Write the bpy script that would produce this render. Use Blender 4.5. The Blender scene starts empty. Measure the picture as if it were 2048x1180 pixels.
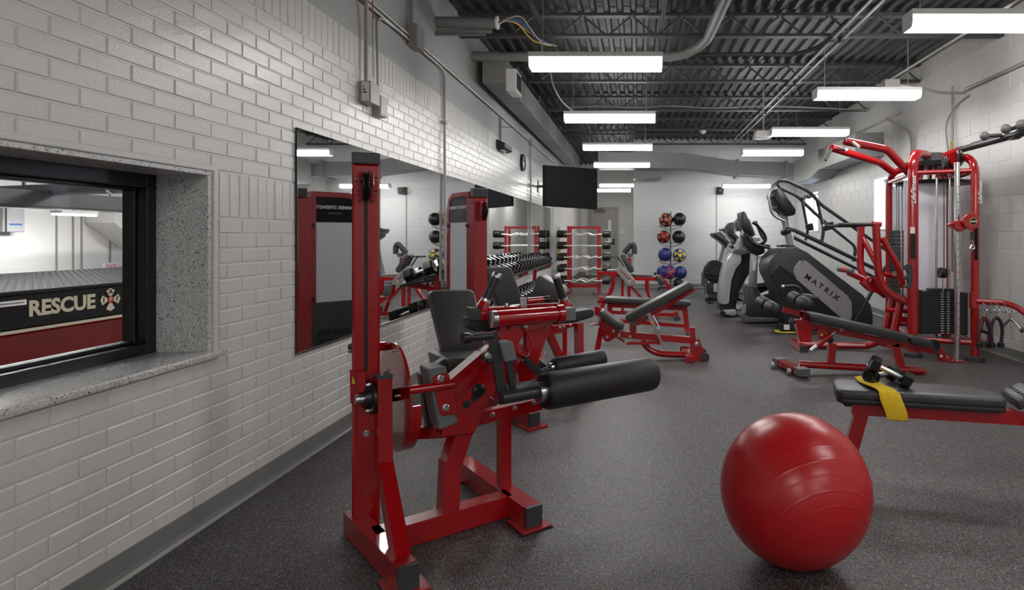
import bpy, bmesh, math, random
from mathutils import Vector, Matrix
R = random.Random(7)
SC = bpy.context.scene
COL = SC.collection

# ---------------------------------------------------------------- camera, world, exposure
FPX, UC, VC, EYE = 1210.0, 1277.0, 473.0, 1.37       # focal length in px, horizon point, eye height
cam = bpy.data.objects.new('camera', bpy.data.cameras.new('camera'))
COL.objects.link(cam)
cam.location = (0, 0, EYE)
cam.rotation_euler = (math.pi / 2, 0, 0)
cam.data.sensor_width = 36
cam.data.lens = 36 * FPX / 2048
cam.data.shift_x = -(UC - 1024) / 2048
cam.data.shift_y = -(590 - VC) / 2048
cam.data.clip_start = 0.05
SC.camera = cam
W = bpy.data.worlds.new('daylight'); SC.world = W; W.use_nodes = True
W.node_tree.nodes['Background'].inputs[0].default_value = (0.78, 0.88, 1.0, 1)
W.node_tree.nodes['Background'].inputs[1].default_value = 2.2
SC.view_settings.view_transform = 'Standard'
SC.view_settings.look = 'None'
SC.view_settings.gamma = 1
SC.view_settings.use_curve_mapping = False
SC.view_settings.exposure = 1.75
LAMP = 9.0            # emission strength of the fluorescent lenses

# ---------------------------------------------------------------- the room's measures
XL, XR, YB, YD, YN = -2.06, 4.18, 16.1, 21.6, -6.0   # left wall, right wall, back wall, door wall, wall behind
ZJ, ZD = 3.66, 3.93                                   # joist underside, roof deck

def at(u, v, Y):                                      # point of the place at distance Y seen at (u, v)
    return Vector(((u - UC) * Y / FPX, Y, EYE - (v - VC) * Y / FPX))
def atx(u, v, X):
    return at(u, v, X * FPX / (u - UC))
class Frame:                                          # a machine's own axes: a sideways, b forward, turned by th
    def __init__(s, x, y, th):
        t = math.radians(th); s.o = Vector((x, y, 0))
        s.a = Vector((math.cos(t), math.sin(t), 0)); s.b = Vector((math.sin(t), -math.cos(t), 0))
    def w(s, a, b, z): return s.o + s.a * a + s.b * b + Vector((0, 0, z))
    def p(s, u, v, a=None, b=None):
        k = (u - UC) / FPX
        e, c = (s.a, a) if a is not None else (s.b, b)
        return at(u, v, (c + s.o.dot(e)) / (k * e.x + e.y))

# ---------------------------------------------------------------- materials
def nodes_of(name):
    m = bpy.data.materials.new(name); m.use_nodes = True
    nt = m.node_tree; b = nt.nodes['Principled BSDF']
    return m, nt, b
def mat(name, col, rough=.5, metal=0.0, coat=0.0, spec=.5, bump=None, vary=None, emit=None):
    m, nt, b = nodes_of(name)
    b.inputs['Base Color'].default_value = (*col, 1)
    b.inputs['Roughness'].default_value = rough
    b.inputs['Metallic'].default_value = metal
    b.inputs['Coat Weight'].default_value = coat
    b.inputs['Coat Roughness'].default_value = .08
    b.inputs['Specular IOR Level'].default_value = spec
    if emit:
        b.inputs['Emission Color'].default_value = (*emit[0], 1); b.inputs['Emission Strength'].default_value = emit[1]
    tc = nt.nodes.new('ShaderNodeTexCoord') if (bump or vary) else None
    if bump:
        n = nt.nodes.new('ShaderNodeTexNoise'); n.inputs['Scale'].default_value = bump[0]; n.inputs['Detail'].default_value = 4
        bp = nt.nodes.new('ShaderNodeBump'); bp.inputs['Strength'].default_value = bump[1]; bp.inputs['Distance'].default_value = bump[2]
        nt.links.new(tc.outputs['Object'], n.inputs['Vector']); nt.links.new(n.outputs['Fac'], bp.inputs['Height'])
        nt.links.new(bp.outputs['Normal'], b.inputs['Normal'])
    if vary:
        n = nt.nodes.new('ShaderNodeTexNoise'); n.inputs['Scale'].default_value = vary[0]; n.inputs['Detail'].default_value = 5
        mx = nt.nodes.new('ShaderNodeMix'); mx.data_type = 'RGBA'
        mx.inputs[6].default_value = (*[c * (1 - vary[1]) for c in col], 1)
        mx.inputs[7].default_value = (*[min(1, c * (1 + vary[1])) for c in col], 1)
        nt.links.new(tc.outputs['Object'], n.inputs['Vector']); nt.links.new(n.outputs['Fac'], mx.inputs[0])
        nt.links.new(mx.outputs[2], b.inputs['Base Color'])
    return m
def speckle(name, base, specks, rough, scale=170, bump=.15):
    """base colour plus specks: list of (colour, scale, low, high)"""
    m, nt, b = nodes_of(name)
    tc = nt.nodes.new('ShaderNodeTexCoord')
    cur = None
    for i, (c, sc, lo, hi) in enumerate(specks):
        v = nt.nodes.new('ShaderNodeTexVoronoi'); v.inputs['Scale'].default_value = sc; v.inputs['Randomness'].default_value = 1
        nt.links.new(tc.outputs['Object'], v.inputs['Vector'])
        s = nt.nodes.new('ShaderNodeSeparateColor'); nt.links.new(v.outputs['Color'], s.inputs[0])
        r = nt.nodes.new('ShaderNodeMapRange'); r.inputs[1].default_value = lo; r.inputs[2].default_value = hi
        nt.links.new(s.outputs[i % 3], r.inputs[0])
        mx = nt.nodes.new('ShaderNodeMix'); mx.data_type = 'RGBA'
        if cur is None: mx.inputs[6].default_value = (*base, 1)
        else: nt.links.new(cur, mx.inputs[6])
        mx.inputs[7].default_value = (*c, 1)
        nt.links.new(r.outputs[0], mx.inputs[0]); cur = mx.outputs[2]
    nt.links.new(cur, b.inputs['Base Color'])
    b.inputs['Roughness'].default_value = rough
    n = nt.nodes.new('ShaderNodeTexNoise'); n.inputs['Scale'].default_value = scale; n.inputs['Detail'].default_value = 2
    bp = nt.nodes.new('ShaderNodeBump'); bp.inputs['Strength'].default_value = bump; bp.inputs['Distance'].default_value = .002
    nt.links.new(tc.outputs['Object'], n.inputs['Vector']); nt.links.new(n.outputs['Fac'], bp.inputs['Height'])
    nt.links.new(bp.outputs['Normal'], b.inputs['Normal'])
    return m
M = {}
M['brick'] = mat('white painted brick', (.70, .688, .668), .30, bump=(90, .3, .004), vary=(9, .02))
M['mortar'] = mat('white painted mortar', (.69, .678, .66), .42, bump=(60, .4, .005))
M['block'] = mat('pale painted block', (.62, .613, .60), .40, bump=(70, .25, .004), vary=(3, .02))
M['upper'] = mat('grey painted plaster', (.44, .432, .418), .5, bump=(14, .15, .004))
M['deck'] = mat('dark painted roof deck', (.033, .0325, .032), .5, vary=(2.5, .2))
M['joist'] = mat('dark painted joist steel', (.052, .051, .05), .5)
M['duct'] = mat('grey painted duct', (.235, .23, .222), .5, bump=(6, .08, .01))
M['conduit'] = mat('grey painted conduit', (.34, .33, .315), .4)
M['floor'] = speckle('speckled rubber floor', (.022, .0215, .0215),
                     [((.40, .40, .40), 330, .85, .93), ((.10, .10, .102), 210, .74, .82), ((.22, .03, .028), 190, .945, .98)], .5, 240, .35)
M['base'] = mat('grey rubber cove base', (.21, .207, .20), .36)
M['terrazzo'] = speckle('grey terrazzo slab', (.66, .655, .645),
                        [((.42, .42, .42), 130, .76, .82), ((.78, .78, .76), 150, .7, .76), ((.15, .15, .15), 150, .92, .94), ((.55, .54, .53), 260, .6, .68)], .25, 30, .03)
M['frame'] = mat('black anodised frame', (.008, .008, .0085), .35)
M['white'] = mat('white paint', (.72, .71, .69), .4)
M['red'] = mat('glossy red powder coat', (.37, .0016, .005), .25, coat=.8, bump=(260, .04, .001))
M['darkred'] = mat('deep red powder coat', (.30, .006, .010), .25, coat=.5)
M['pad'] = mat('charcoal vinyl', (.045, .045, .046), .42, bump=(500, .12, .001))
M['foam'] = mat('black foam sleeve', (.020, .020, .022), .5)
M['black'] = mat('black plastic', (.010, .010, .0105), .35)
M['satin'] = mat('satin black steel', (.030, .031, .034), .38)
M['cap'] = mat('grey plastic cap', (.045, .047, .05), .45)
M['slate'] = mat('slate grey block', (.15, .158, .172), .5)
M['chrome'] = mat('chrome', (.78, .78, .79), .12, metal=1)
M['steel'] = mat('zinc steel', (.55, .56, .57), .28, metal=1)
M['silver'] = mat('silver plastic', (.36, .365, .37), .35, metal=.3)
M['shell'] = mat('pale grey shell', (.42, .42, .44), .3, coat=.3)
M['charcoal'] = mat('charcoal housing', (.030, .031, .032), .4)
M['midgrey'] = mat('mid grey plastic', (.12, .12, .122), .45)
M['door'] = mat('beige grey door paint', (.34, .325, .30), .4)
M['ball'] = mat('red vinyl ball', (.47, .012, .016), .3, bump=(30, .02, .002), vary=(5, .10))
M['yellow'] = mat('yellow cloth', (.78, .52, .02), .9, bump=(350, .6, .002), vary=(40, .15))
M['sticker'] = mat('yellow sticker', (.75, .55, .03), .5)
M['blue'] = mat('blue plastic', (.03, .09, .33), .4)
M['orange'] = mat('orange vinyl', (.55, .14, .05), .45)
M['scarlet'] = mat('scarlet vinyl', (.55, .04, .03), .45)
M['navy'] = mat('navy vinyl', (.018, .028, .16), .4)
M['lemon'] = mat('lemon vinyl', (.75, .60, .04), .45)
M['paper'] = mat('white print', (.75, .75, .75), .6)
M['greyprint'] = mat('grey print', (.35, .36, .38), .6)
M['ink'] = mat('dark print', (.012, .012, .013), .6)
M['shield'] = mat('milky acrylic', (.74, .75, .82), .35)
M['gold'] = mat('gold leaf lettering', (.90, .80, .62), .5)
M['navyblack'] = mat('black truck paint', (.005, .005, .007), .3, spec=.2)
M['truckred'] = mat('truck red paint', (.20, .003, .006), .2, spec=.3)
M['tread'] = mat('bare tread plate', (.030, .030, .032), .6, spec=.15)
M['brightbar'] = mat('bright chromed bar', (.88, .88, .88), .25, metal=.3)
M['hex'] = mat('glossy black hex head', (.008, .008, .009), .16, coat=.4)
M['soot'] = mat('dark pipe paint', (.045, .046, .05), .45)
M['tvblack'] = mat('matt screen black', (.004, .004, .004), .6, spec=.15)
M['yellowwire'] = mat('yellow cable', (.5, .33, .03), .5)
M['bluewire'] = mat('blue cable', (.03, .07, .22), .5)
M['mirror'] = mat('mirror silvering', (.86, .875, .87), .015, metal=1)
M['lens'] = mat('lit lamp lens', (.9, .9, .9), .5, emit=((1.0, .985, .96), LAMP))
M['baylens'] = mat('lit bay lamp lens', (.9, .9, .9), .5, emit=((1.0, .985, .96), 48))
def glass_mat():
    m, nt, b = nodes_of('clear window glass')
    b.inputs['Base Color'].default_value = (.97, .98, .98, 1); b.inputs['Roughness'].default_value = 0
    b.inputs['Transmission Weight'].default_value = 1; b.inputs['IOR'].default_value = 1.08
    return m
M['glass'] = glass_mat()
def frost_mat():
    m, nt, b = nodes_of('frosted daylight pane')
    tr = nt.nodes.new('ShaderNodeBsdfTranslucent'); tr.inputs[0].default_value = (.9, .94, 1, 1)
    nt.links.new(tr.outputs[0], nt.nodes['Material Output'].inputs['Surface'])
    return m
M['frost'] = frost_mat()

# ---------------------------------------------------------------- mesh helpers
def root_loc(o):
    while o.parent: o = o.parent
    return o.location.copy()
def mk(name, bm, m, parent=None, smooth=False):
    me = bpy.data.meshes.new(name)
    bmesh.ops.recalc_face_normals(bm, faces=bm.faces[:])
    if parent is not None:
        d = root_loc(parent)
        for v in bm.verts: v.co -= d
    bm.to_mesh(me); bm.free()
    me.materials.append(M[m] if isinstance(m, str) else m)
    if smooth:
        for p in me.polygons: p.use_smooth = True
        try: me.set_sharp_from_angle(angle=math.radians(38))
        except Exception: pass
    o = bpy.data.objects.new(name, me); COL.objects.link(o)
    if parent is not None: o.parent = parent
    return o
def thing(name, label, cat, loc, group=None):
    o = bpy.data.objects.new(name, None); COL.objects.link(o)
    o.location = Vector(loc); o.empty_display_size = .1
    o['label'] = label; o['category'] = cat
    if group: o['group'] = group
    return o
def tag(o, label, cat, group=None):
    o['label'] = label; o['category'] = cat
    if group: o['group'] = group
    return o
def struct(o):
    o['kind'] = 'structure'; return o
def bev(bm, w, seg=1, faces_only=None):
    if w > 0:
        bmesh.ops.bevel(bm, geom=[e for e in bm.edges if e.calc_face_angle(0) > .5], offset=w, segments=seg, profile=.5, affect='EDGES', clamp_overlap=True)
def add_box(bm, lo, hi):
    r = bmesh.ops.create_cube(bm, size=1)
    c = (Vector(lo) + Vector(hi)) / 2; s = Vector(hi) - Vector(lo)
    for v in r['verts']: v.co = Vector((v.co.x * s.x, v.co.y * s.y, v.co.z * s.z)) + c
def box(par, name, lo, hi, m, b=0, seg=1):
    bm = bmesh.new(); add_box(bm, lo, hi); bev(bm, b, seg)
    return mk(name, bm, m, par, seg > 1)
def axes(d, up=Vector((0, 0, 1))):
    d = d.normalized()
    if abs(d.dot(up)) > .98: up = Vector((0, 1, 0))
    x = d.cross(up).normalized(); y = x.cross(d).normalized()
    return x, y, d
def add_bar(bm, p, q, w, h, up=Vector((0, 0, 1))):
    p, q = Vector(p), Vector(q); x, y, d = axes(q - p, Vector(up))
    vs = [bm.verts.new(c + x * (sx * w / 2) + y * (sy * h / 2)) for c in (p, q) for sx, sy in ((-1, -1), (1, -1), (1, 1), (-1, 1))]
    for f in ((0, 1, 2, 3), (7, 6, 5, 4), (0, 4, 5, 1), (1, 5, 6, 2), (2, 6, 7, 3), (3, 7, 4, 0)): bm.faces.new([vs[i] for i in f])
def bar(par, name, p, q, w, h, m='red', b=.006, up=(0, 0, 1)):
    bm = bmesh.new(); add_bar(bm, p, q, w, h, up); bev(bm, min(b, w * .3, h * .3))
    return mk(name, bm, m, par)
def fillet(pts, r, n=5):
    out = [Vector(pts[0])]
    for i in range(1, len(pts) - 1):
        a, b, c = Vector(pts[i - 1]), Vector(pts[i]), Vector(pts[i + 1])
        d1, d2 = (a - b), (c - b); l = min(r, d1.length * .48, d2.length * .48)
        s, e = b + d1.normalized() * l, b + d2.normalized() * l
        for k in range(n + 1):
            t = k / n; out.append((1 - t) ** 2 * s + 2 * t * (1 - t) * b + t * t * e)
    out.append(Vector(pts[-1])); return out
def add_tube(bm, pts, r, seg=10, r2=None, oval=1.0):
    pts = [Vector(p) for p in pts]; n = len(pts); rings = []; xprev = None
    for i, p in enumerate(pts):
        d = (pts[min(i + 1, n - 1)] - pts[max(i - 1, 0)]).normalized()
        if xprev is None: x, y, _ = axes(d)
        else:
            x = (xprev - d * xprev.dot(d))
            x = x.normalized() if x.length > 1e-6 else axes(d)[0]
            y = x.cross(d)
        xprev = x
        rr = r if r2 is None else r + (r2 - r) * i / (n - 1)
        rings.append([bm.verts.new(p + x * (rr * oval * math.cos(2 * math.pi * k / seg)) + y * (rr * math.sin(2 * math.pi * k / seg))) for k in range(seg)])
    for a, b in zip(rings, rings[1:]):
        for k in range(seg): bm.faces.new((a[k], a[(k + 1) % seg], b[(k + 1) % seg], b[k]))
    bm.faces.new(rings[0][::-1]); bm.faces.new(rings[-1])
def tube(par, name, pts, r, m='red', seg=10, bend=.08, r2=None, oval=1.0):
    bm = bmesh.new(); add_tube(bm, fillet(pts, bend) if len(pts) > 2 else pts, r, seg, r2, oval)
    return mk(name, bm, m, par, True)
def add_lathe(bm, p, q, prof, seg=20):
    """profile of (t along p->q in metres, radius)"""
    p, q = Vector(p), Vector(q); x, y, d = axes(q - p); rings = []
    for t, r in prof:
        rings.append([bm.verts.new(p + d * t + x * (max(r, 1e-4) * math.cos(2 * math.pi * k / seg)) + y * (max(r, 1e-4) * math.sin(2 * math.pi * k / seg))) for k in range(seg)])
    for a, b in zip(rings, rings[1:]):
        for k in range(seg): bm.faces.new((a[k], a[(k + 1) % seg], b[(k + 1) % seg], b[k]))
    bm.faces.new(rings[0][::-1]); bm.faces.new(rings[-1])
def lathe(par, name, p, q, prof, m, seg=20):
    bm = bmesh.new(); add_lathe(bm, p, q, prof, seg); return mk(name, bm, m, par, True)
def roller(par, name, p, q, r, m='foam', e=.02):
    L = (Vector(q) - Vector(p)).length
    return lathe(par, name, p, q, [(0, r * .55), (0, r - e * .6), (e * .3, r - e * .2), (e, r), (L - e, r), (L - e * .3, r - e * .2), (L, r - e * .7), (L, r * .55)], m, 28)
def bolt(par, p, d, r=.012, m='steel'):
    p, d = Vector(p), Vector(d).normalized()
    return lathe(par, 'bolt', p - d * .002, p + d * .02, [(0, r * 1.25), (.004, r * 1.25), (.004, r), (.013, r), (.016, r * .8)], m, 8)
def slab(par, name, pts, ext, m, b=0.0, seg=1):
    """polygon of 3-D points pushed along ext"""
    bm = bmesh.new(); ext = Vector(ext)
    f = [bm.verts.new(Vector(p)) for p in pts]; g = [bm.verts.new(Vector(p) + ext) for p in pts]; n = len(f)
    bm.faces.new(f); bm.faces.new(g[::-1])
    for k in range(n): bm.faces.new((f[k], f[(k + 1) % n], g[(k + 1) % n], g[k]))
    bmesh.ops.recalc_face_normals(bm, faces=bm.faces[:])
    bev(bm, b, seg)
    return mk(name, bm, m, par, seg > 1)
def pslab(par, name, px, Y, t, m, b=0.0, seg=1):
    """side outline read at distance Y, with thickness t away from the viewer"""
    return slab(par, name, [at(u, v, Y) for u, v in px], (0, t, 0), m, b, seg)
def pbar(par, name, a, b, Y, w, h, m='red', Y2=None, bv=.006):
    return bar(par, name, at(*a, Y), at(*b, Y2 or Y), w, h, m, bv, (0, 1, 0))
def ptube(par, name, px, Y, r, m='red', bend=.08, seg=10, oval=1.0):
    return tube(par, name, [at(p[0], p[1], p[2] if len(p) > 2 else Y) for p in px], r, m, seg, bend, None, oval)
def ball_bm(c, r, seg=24, rings=14):
    bm = bmesh.new(); bmesh.ops.create_uvsphere(bm, u_segments=seg, v_segments=rings, radius=r)
    for v in bm.verts: v.co += Vector(c)
    return bm
def text(par, name, s, loc, rot, size, m, ext=.001, shear=0.0, bold=0.0, xs=1.0, align='CENTER'):
    cu = bpy.data.curves.new('lettering', 'FONT'); cu.body = s; cu.size = size; cu.extrude = ext
    cu.align_x = align; cu.align_y = 'CENTER'; cu.shear = shear; cu.offset = bold; cu.resolution_u = 3
    o = bpy.data.objects.new('lettering', cu); COL.objects.link(o)
    dg = bpy.context.evaluated_depsgraph_get()
    me = bpy.data.meshes.new_from_object(o.evaluated_get(dg))
    bpy.data.objects.remove(o); bpy.data.curves.remove(cu)
    rm = rot if isinstance(rot, Matrix) else Matrix.Rotation(rot[2], 4, 'Z') @ Matrix.Rotation(rot[1], 4, 'Y') @ Matrix.Rotation(rot[0], 4, 'X')
    d = root_loc(par) if par is not None else Vector()
    mt = Matrix.Translation(Vector(loc) - d) @ rm.to_4x4() @ Matrix.Diagonal((xs, 1, 1, 1))
    me.transform(mt); me.materials.clear(); me.materials.append(M[m])
    t = bpy.data.objects.new(name, me); COL.objects.link(t)
    if par is not None: t.parent = par
    return t
def face_rot(xdir, updir):
    x = Vector(xdir).normalized(); y = Vector(updir); y = (y - x * y.dot(x)).normalized(); z = x.cross(y)
    return Matrix((x, y, z)).transposed()
ONES = 'first second third fourth fifth sixth seventh eighth ninth tenth eleventh twelfth thirteenth fourteenth fifteenth sixteenth seventeenth eighteenth nineteenth twentieth'.split()
ORD = ONES + ['twenty-' + w for w in ONES[:9]] + ['thirtieth']
Z = Vector((0, 0, 1))

# ================================================================ THE ROOM
# floor and rear wall
struct(box(None, 'floor', (XL - .3, YN, -.12), (XR + .3, YD, 0), 'floor'))
struct(box(None, 'wall_rear', (XL - .3, YN - .2, 0), (XR + .3, YN, ZD), 'block'))
# left brick wall ------------------------------------------------
WY0, WY1, WZ0, WZ1 = .7, 2.93, .79, 1.685            # window opening
bm = bmesh.new()
BT = 2.605                                           # top of running bond, soldier course above
ST = 2.837
xa, xb = XL - .26, XL - .0038
for lo, hi in (((xa, YN, 0), (xb, WY0, ST)), ((xa, WY1, 0), (xb, YD, ST)), ((xa, WY0, 0), (xb, WY1, WZ0)), ((xa, WY0, WZ1), (xb, WY1, ST))):
    add_box(bm, lo, hi)
wall_l = struct(mk('wall_left', bm, 'mortar'))
struct(box(None, 'wall_left_upper', (xa, YN, ST), (XL - .002, YD, ZD + .05), 'upper'))
CH, BL = .0758, .2286
def brick_mesh(l, h, d=.011, c=.0038):
    bm = bmesh.new(); rings = []
    for x, k in ((-d, 0), (-c, 0), (0, c)):
        rings.append([bm.verts.new((x, sy * (l / 2 - k), sz * (h / 2 - k))) for sy, sz in ((-1, -1), (1, -1), (1, 1), (-1, 1))])
    for a, b in zip(rings, rings[1:]):
        for k in range(4): bm.faces.new((a[k], a[(k + 1) % 4], b[(k + 1) % 4], b[k]))
    bm.faces.new(rings[-1])
    for v in rings[-1] : v.co.x += R.uniform(-.0012, .0012)
    bmesh.ops.recalc_face_normals(bm, faces=bm.faces[:])
    me = bpy.data.meshes.new('brick'); bm.to_mesh(me); bm.free(); return me
cache = {}
def get_mesh(l, h, m, kind, var=4):
    key = (round(l, 3), round(h, 3), m, R.randrange(var))
    if key not in cache:
        me = brick_mesh(l, h) if kind == 'brick' else brick_mesh(l, h, .012, .003)
        me.name = kind; me.materials.append(M[m]); cache[key] = me
    return cache[key]
def lay(par, kind, m, pieces, place, best, stuffname):
    """pieces: (s along, z, length, height, rank); place(s, z) -> matrix; the best-ranked ones become objects, the rest one mesh"""
    pieces.sort(key=lambda q: q[4])
    rest = bmesh.new()
    for i, (s, z, l, h, _) in enumerate(pieces):
        me = get_mesh(l, h, m, kind)
        mt = place(s, z)
        if i < best:
            o = bpy.data.objects.new(kind, me); COL.objects.link(o); o.matrix_local = mt; o.parent = par
        else:
            t = me.copy(); t.transform(mt); rest.from_mesh(t); bpy.data.meshes.remove(t)
    if len(pieces) > best:
        o = mk(stuffname, rest, m, par); o['kind'] = 'stuff'
    else: rest.free()
MY0, MY1, MZ0, MZ1 = 3.63, 14.4, .665, 2.025           # mirror strip
pcs = []
def courses():
    z = .02; k = 0
    while z < 1.459:
        yield z, k; z += CH; k += 1
    z = 1.692
    n = 12; st = (BT - z) / n
    for i in range(n): yield z + i * st, k + i + 3
for z0, k in courses():
    y = YN + (k % 2) * BL / 2 - BL
    while y < YD:
        a, b = y, y + BL; y += BL
        a, b = max(a, YN), min(b, YD)
        segs = [(a, b)]
        if z0 + CH > WZ0 + .01 and z0 < WZ1 - .01:
            segs = [(p, q) for p, q in ((a, min(b, WY0)), (max(a, WY1 + .04), b)) if q - p > .03]
        for p, q in segs:
            if p > MY0 + .05 and q < MY1 - .05 and z0 > MZ0 + .05 and z0 + CH < MZ1 - .05: continue
            if q - p > .03: pcs.append(((p + q) / 2, z0 + CH / 2, q - p - .007, CH - .007, abs((p + q) / 2 - 2.2) + (0 if (p + q) / 2 > 1.9 else 9)))
y = WY1 + .04
while y < MY0 + .1:                                   # soldier bricks beside the window head
    pcs.append((y + CH / 2, 1.46 + .116, CH - .009, .222, 0)); y += CH
y = YN
while y < YD - CH:                                    # soldier course at the top
    pcs.append((y + CH / 2, (BT + ST) / 2, CH - .009, ST - BT - .010, abs(y - 2.2) + 2.5)); y += CH
lay(wall_l, 'brick', 'brick', pcs, lambda s, z: Matrix.Translation((XL + R.uniform(-.001, .001), s, z)), 300, 'further_bricks')
# window to the truck bay -----------------------------------------
win = struct(box(None, 'window_1', (XL - .36, WY1, WZ0 - .01), (XL + .004, WY1 + .035, WZ1 + .012), 'white', .004))
box(win, 'jamb_slab', (XL - .255, WY1 - .03, WZ0), (XL - .004, WY1, WZ1 - .02), 'terrazzo', .002)
box(win, 'head_slab', (XL - .255, WY0, WZ1 - .022), (XL - .004, WY1, WZ1), 'terrazzo', .002)
box(win, 'head_trim', (XL - .05, WY0, WZ1), (XL + .004, WY1 + .035, WZ1 + .03), 'white', .004)
box(win, 'sill_slab', (XL - .255, WY0, WZ0 - .005), (XL + .035, WY1 + .055, WZ0 + .028), 'terrazzo', .008, 2)
xf0, xf1 = XL - .36, XL - .25
for nm, lo, hi in (('frame_stile', (xf0, WY1 - .085, WZ0 + .02), (xf1, WY1 - .03, WZ1 - .02)), ('frame_rail', (xf0, WY0, WZ0 + .02), (xf1, WY1 - .085, WZ0 + .075)),
                   ('frame_rail', (xf0, WY0, WZ1 - .085), (xf1, WY1 - .085, WZ1 - .02)), ('stop_bead', (xf0, WY1 - .098, WZ0 + .075), (xf1 - .05, WY1 - .085, WZ1 - .085)),
                   ('stop_bead', (xf0, WY0, WZ0 + .075), (xf1 - .05, WY1 - .098, WZ0 + .09)), ('stop_bead', (xf0, WY0, WZ1 - .10), (xf1 - .05, WY1 - .098, WZ1 - .085))):
    box(win, nm, lo, hi, 'frame', .003)
box(win, 'pane', (xf0 + .02, WY0, WZ0 + .08), (xf0 + .026, WY1 - .09, WZ1 - .09), 'glass')
# baseboards ------------------------------------------------------
def cove(name, p, q, nrm):
    prof = [(0, .112), (.006, .112), (.008, .035), (.013, .015), (.024, .003), (.024, 0), (0, 0)]
    bm = bmesh.new(); n = Vector(nrm)
    a = [bm.verts.new(Vector(p) + n * x + Z * z) for x, z in prof]; b = [bm.verts.new(Vector(q) + n * x + Z * z) for x, z in prof]
    for k in range(len(prof)): bm.faces.new((a[k], a[(k + 1) % len(prof)], b[(k + 1) % len(prof)], b[k]))
    bm.faces.new(a); bm.faces.new(b[::-1])
    return struct(mk(name, bm, 'base'))
cove('baseboard_left', (XL, YN, 0), (XL, YD, 0), (1, 0, 0))
cove('baseboard_right', (XR, YN, 0), (XR, YB, 0), (-1, 0, 0))
cove('baseboard_back', (-.13, YB, 0), (XR, YB, 0), (0, -1, 0))
cove('baseboard_alcove', (XL, YD, 0), (-1.87, YD, 0), (0, -1, 0))
# block walls -----------------------------------------------------
BW, BH = .4064, .2032
RW = ((9.15, 10.74, 1.50, 2.38), (14.1, 15.15, 1.50, 2.42))    # right-hand windows y0 y1 z0 z1
bm = bmesh.new(); xs0, xs1 = XR + .004, XR + .3
cuts = [YN, RW[0][0], RW[0][1], RW[1][0], RW[1][1], YB + .3]
for i in range(5):
    if i in (1, 3):
        w = RW[i // 2]; add_box(bm, (xs0, w[0], 0), (xs1, w[1], w[2])); add_box(bm, (xs0, w[0], w[3]), (xs1, w[1], ZD + .05))
    else: add_box(bm, (xs0, cuts[i], 0), (xs1, cuts[i + 1], ZD + .05))
wall_r = struct(mk('wall_right', bm, 'mortar'))
def block_pieces(s0, s1, holes, zt, rank):
    out = []; k = 0; z = 0
    while z < zt:
        s = s0 - BW * (1 - .5 * (k % 2)); h = min(BH, zt - z)
        while s < s1:
            a, b = max(s, s0), min(s + BW, s1); s += BW
            sg = [(a, b)]
            for y0, y1, z0, z1 in holes:
                if z + h > z0 + .03 and z < z1 - .03:
                    sg = [r for p, q in sg for r in ((p, min(q, y0)), (max(p, y1), q)) if r[1] - r[0] > .02]
            for p, q in sg:
                if q - p > .03 and h > .03: out.append(((p + q) / 2, z + h / 2, q - p - .006, h - .006, rank((p + q) / 2, z)))
        z += BH; k += 1
    return out
lay(wall_r, 'block', 'block', block_pieces(YN, YB, RW, ZD, lambda s, z: s + (0 if s > 6.2 else 40)),
    lambda s, z: Matrix.Translation((XR, s, z)) @ Matrix.Rotation(math.pi, 4, 'Z'), 300, 'further_blocks')
wall_b = struct(box(None, 'wall_back', (-.13, YB + .006, 0), (XR + .3, YB + .25, ZD + .05), 'mortar'))
lay(wall_b, 'block', 'block', block_pieces(-.13, XR, (), ZD, lambda s, z: 0 if z < 3.2 else 1),
    lambda s, z: Matrix.Translation((s, YB, z)) @ Matrix.Rotation(-math.pi / 2, 4, 'Z'), 300, 'further_blocks')
struct(box(None, 'wall_alcove', (-.13, YB + .25, 0), (.1, YD, ZD + .05), 'block'))
wall_d = struct(box(None, 'wall_door', (XL - .2, YD + .006, 0), (.1, YD + .2, ZD + .05), 'mortar'))
lay(wall_d, 'block', 'block', block_pieces(XL, -.13, ((-1.82, -.70, 0, 2.42),), ZD, lambda s, z: 0),
    lambda s, z: Matrix.Translation((s, YD, z)) @ Matrix.Rotation(-math.pi / 2, 4, 'Z'), 300, 'further_blocks')
for i, (y0, y1, z0, z1) in enumerate(RW):
    w = struct(box(None, 'window_%d' % (i + 2), (XR + .21, y0, z0 - .02), (XR + .25, y1, z0 + .03), 'white', .003))
    box(w, 'sill', (XR - .012, y0 - .02, z0 - .025), (XR + .25, y1 + .02, z0 + .005), 'white', .004)
    for nm, lo, hi in (('frame_rail', (XR + .21, y0, z1 - .04), (XR + .25, y1, z1)), ('frame_stile', (XR + .21, y0, z0), (XR + .25, y0 + .04, z1)), ('frame_stile', (XR + .21, y1 - .04, z0), (XR + .25, y1, z1))):
        box(w, nm, lo, hi, 'white', .003)
    box(w, 'pane', (XR + .228, y0 + .03, z0 + .02), (XR + .234, y1 - .03, z1 - .03), 'frost')
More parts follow.
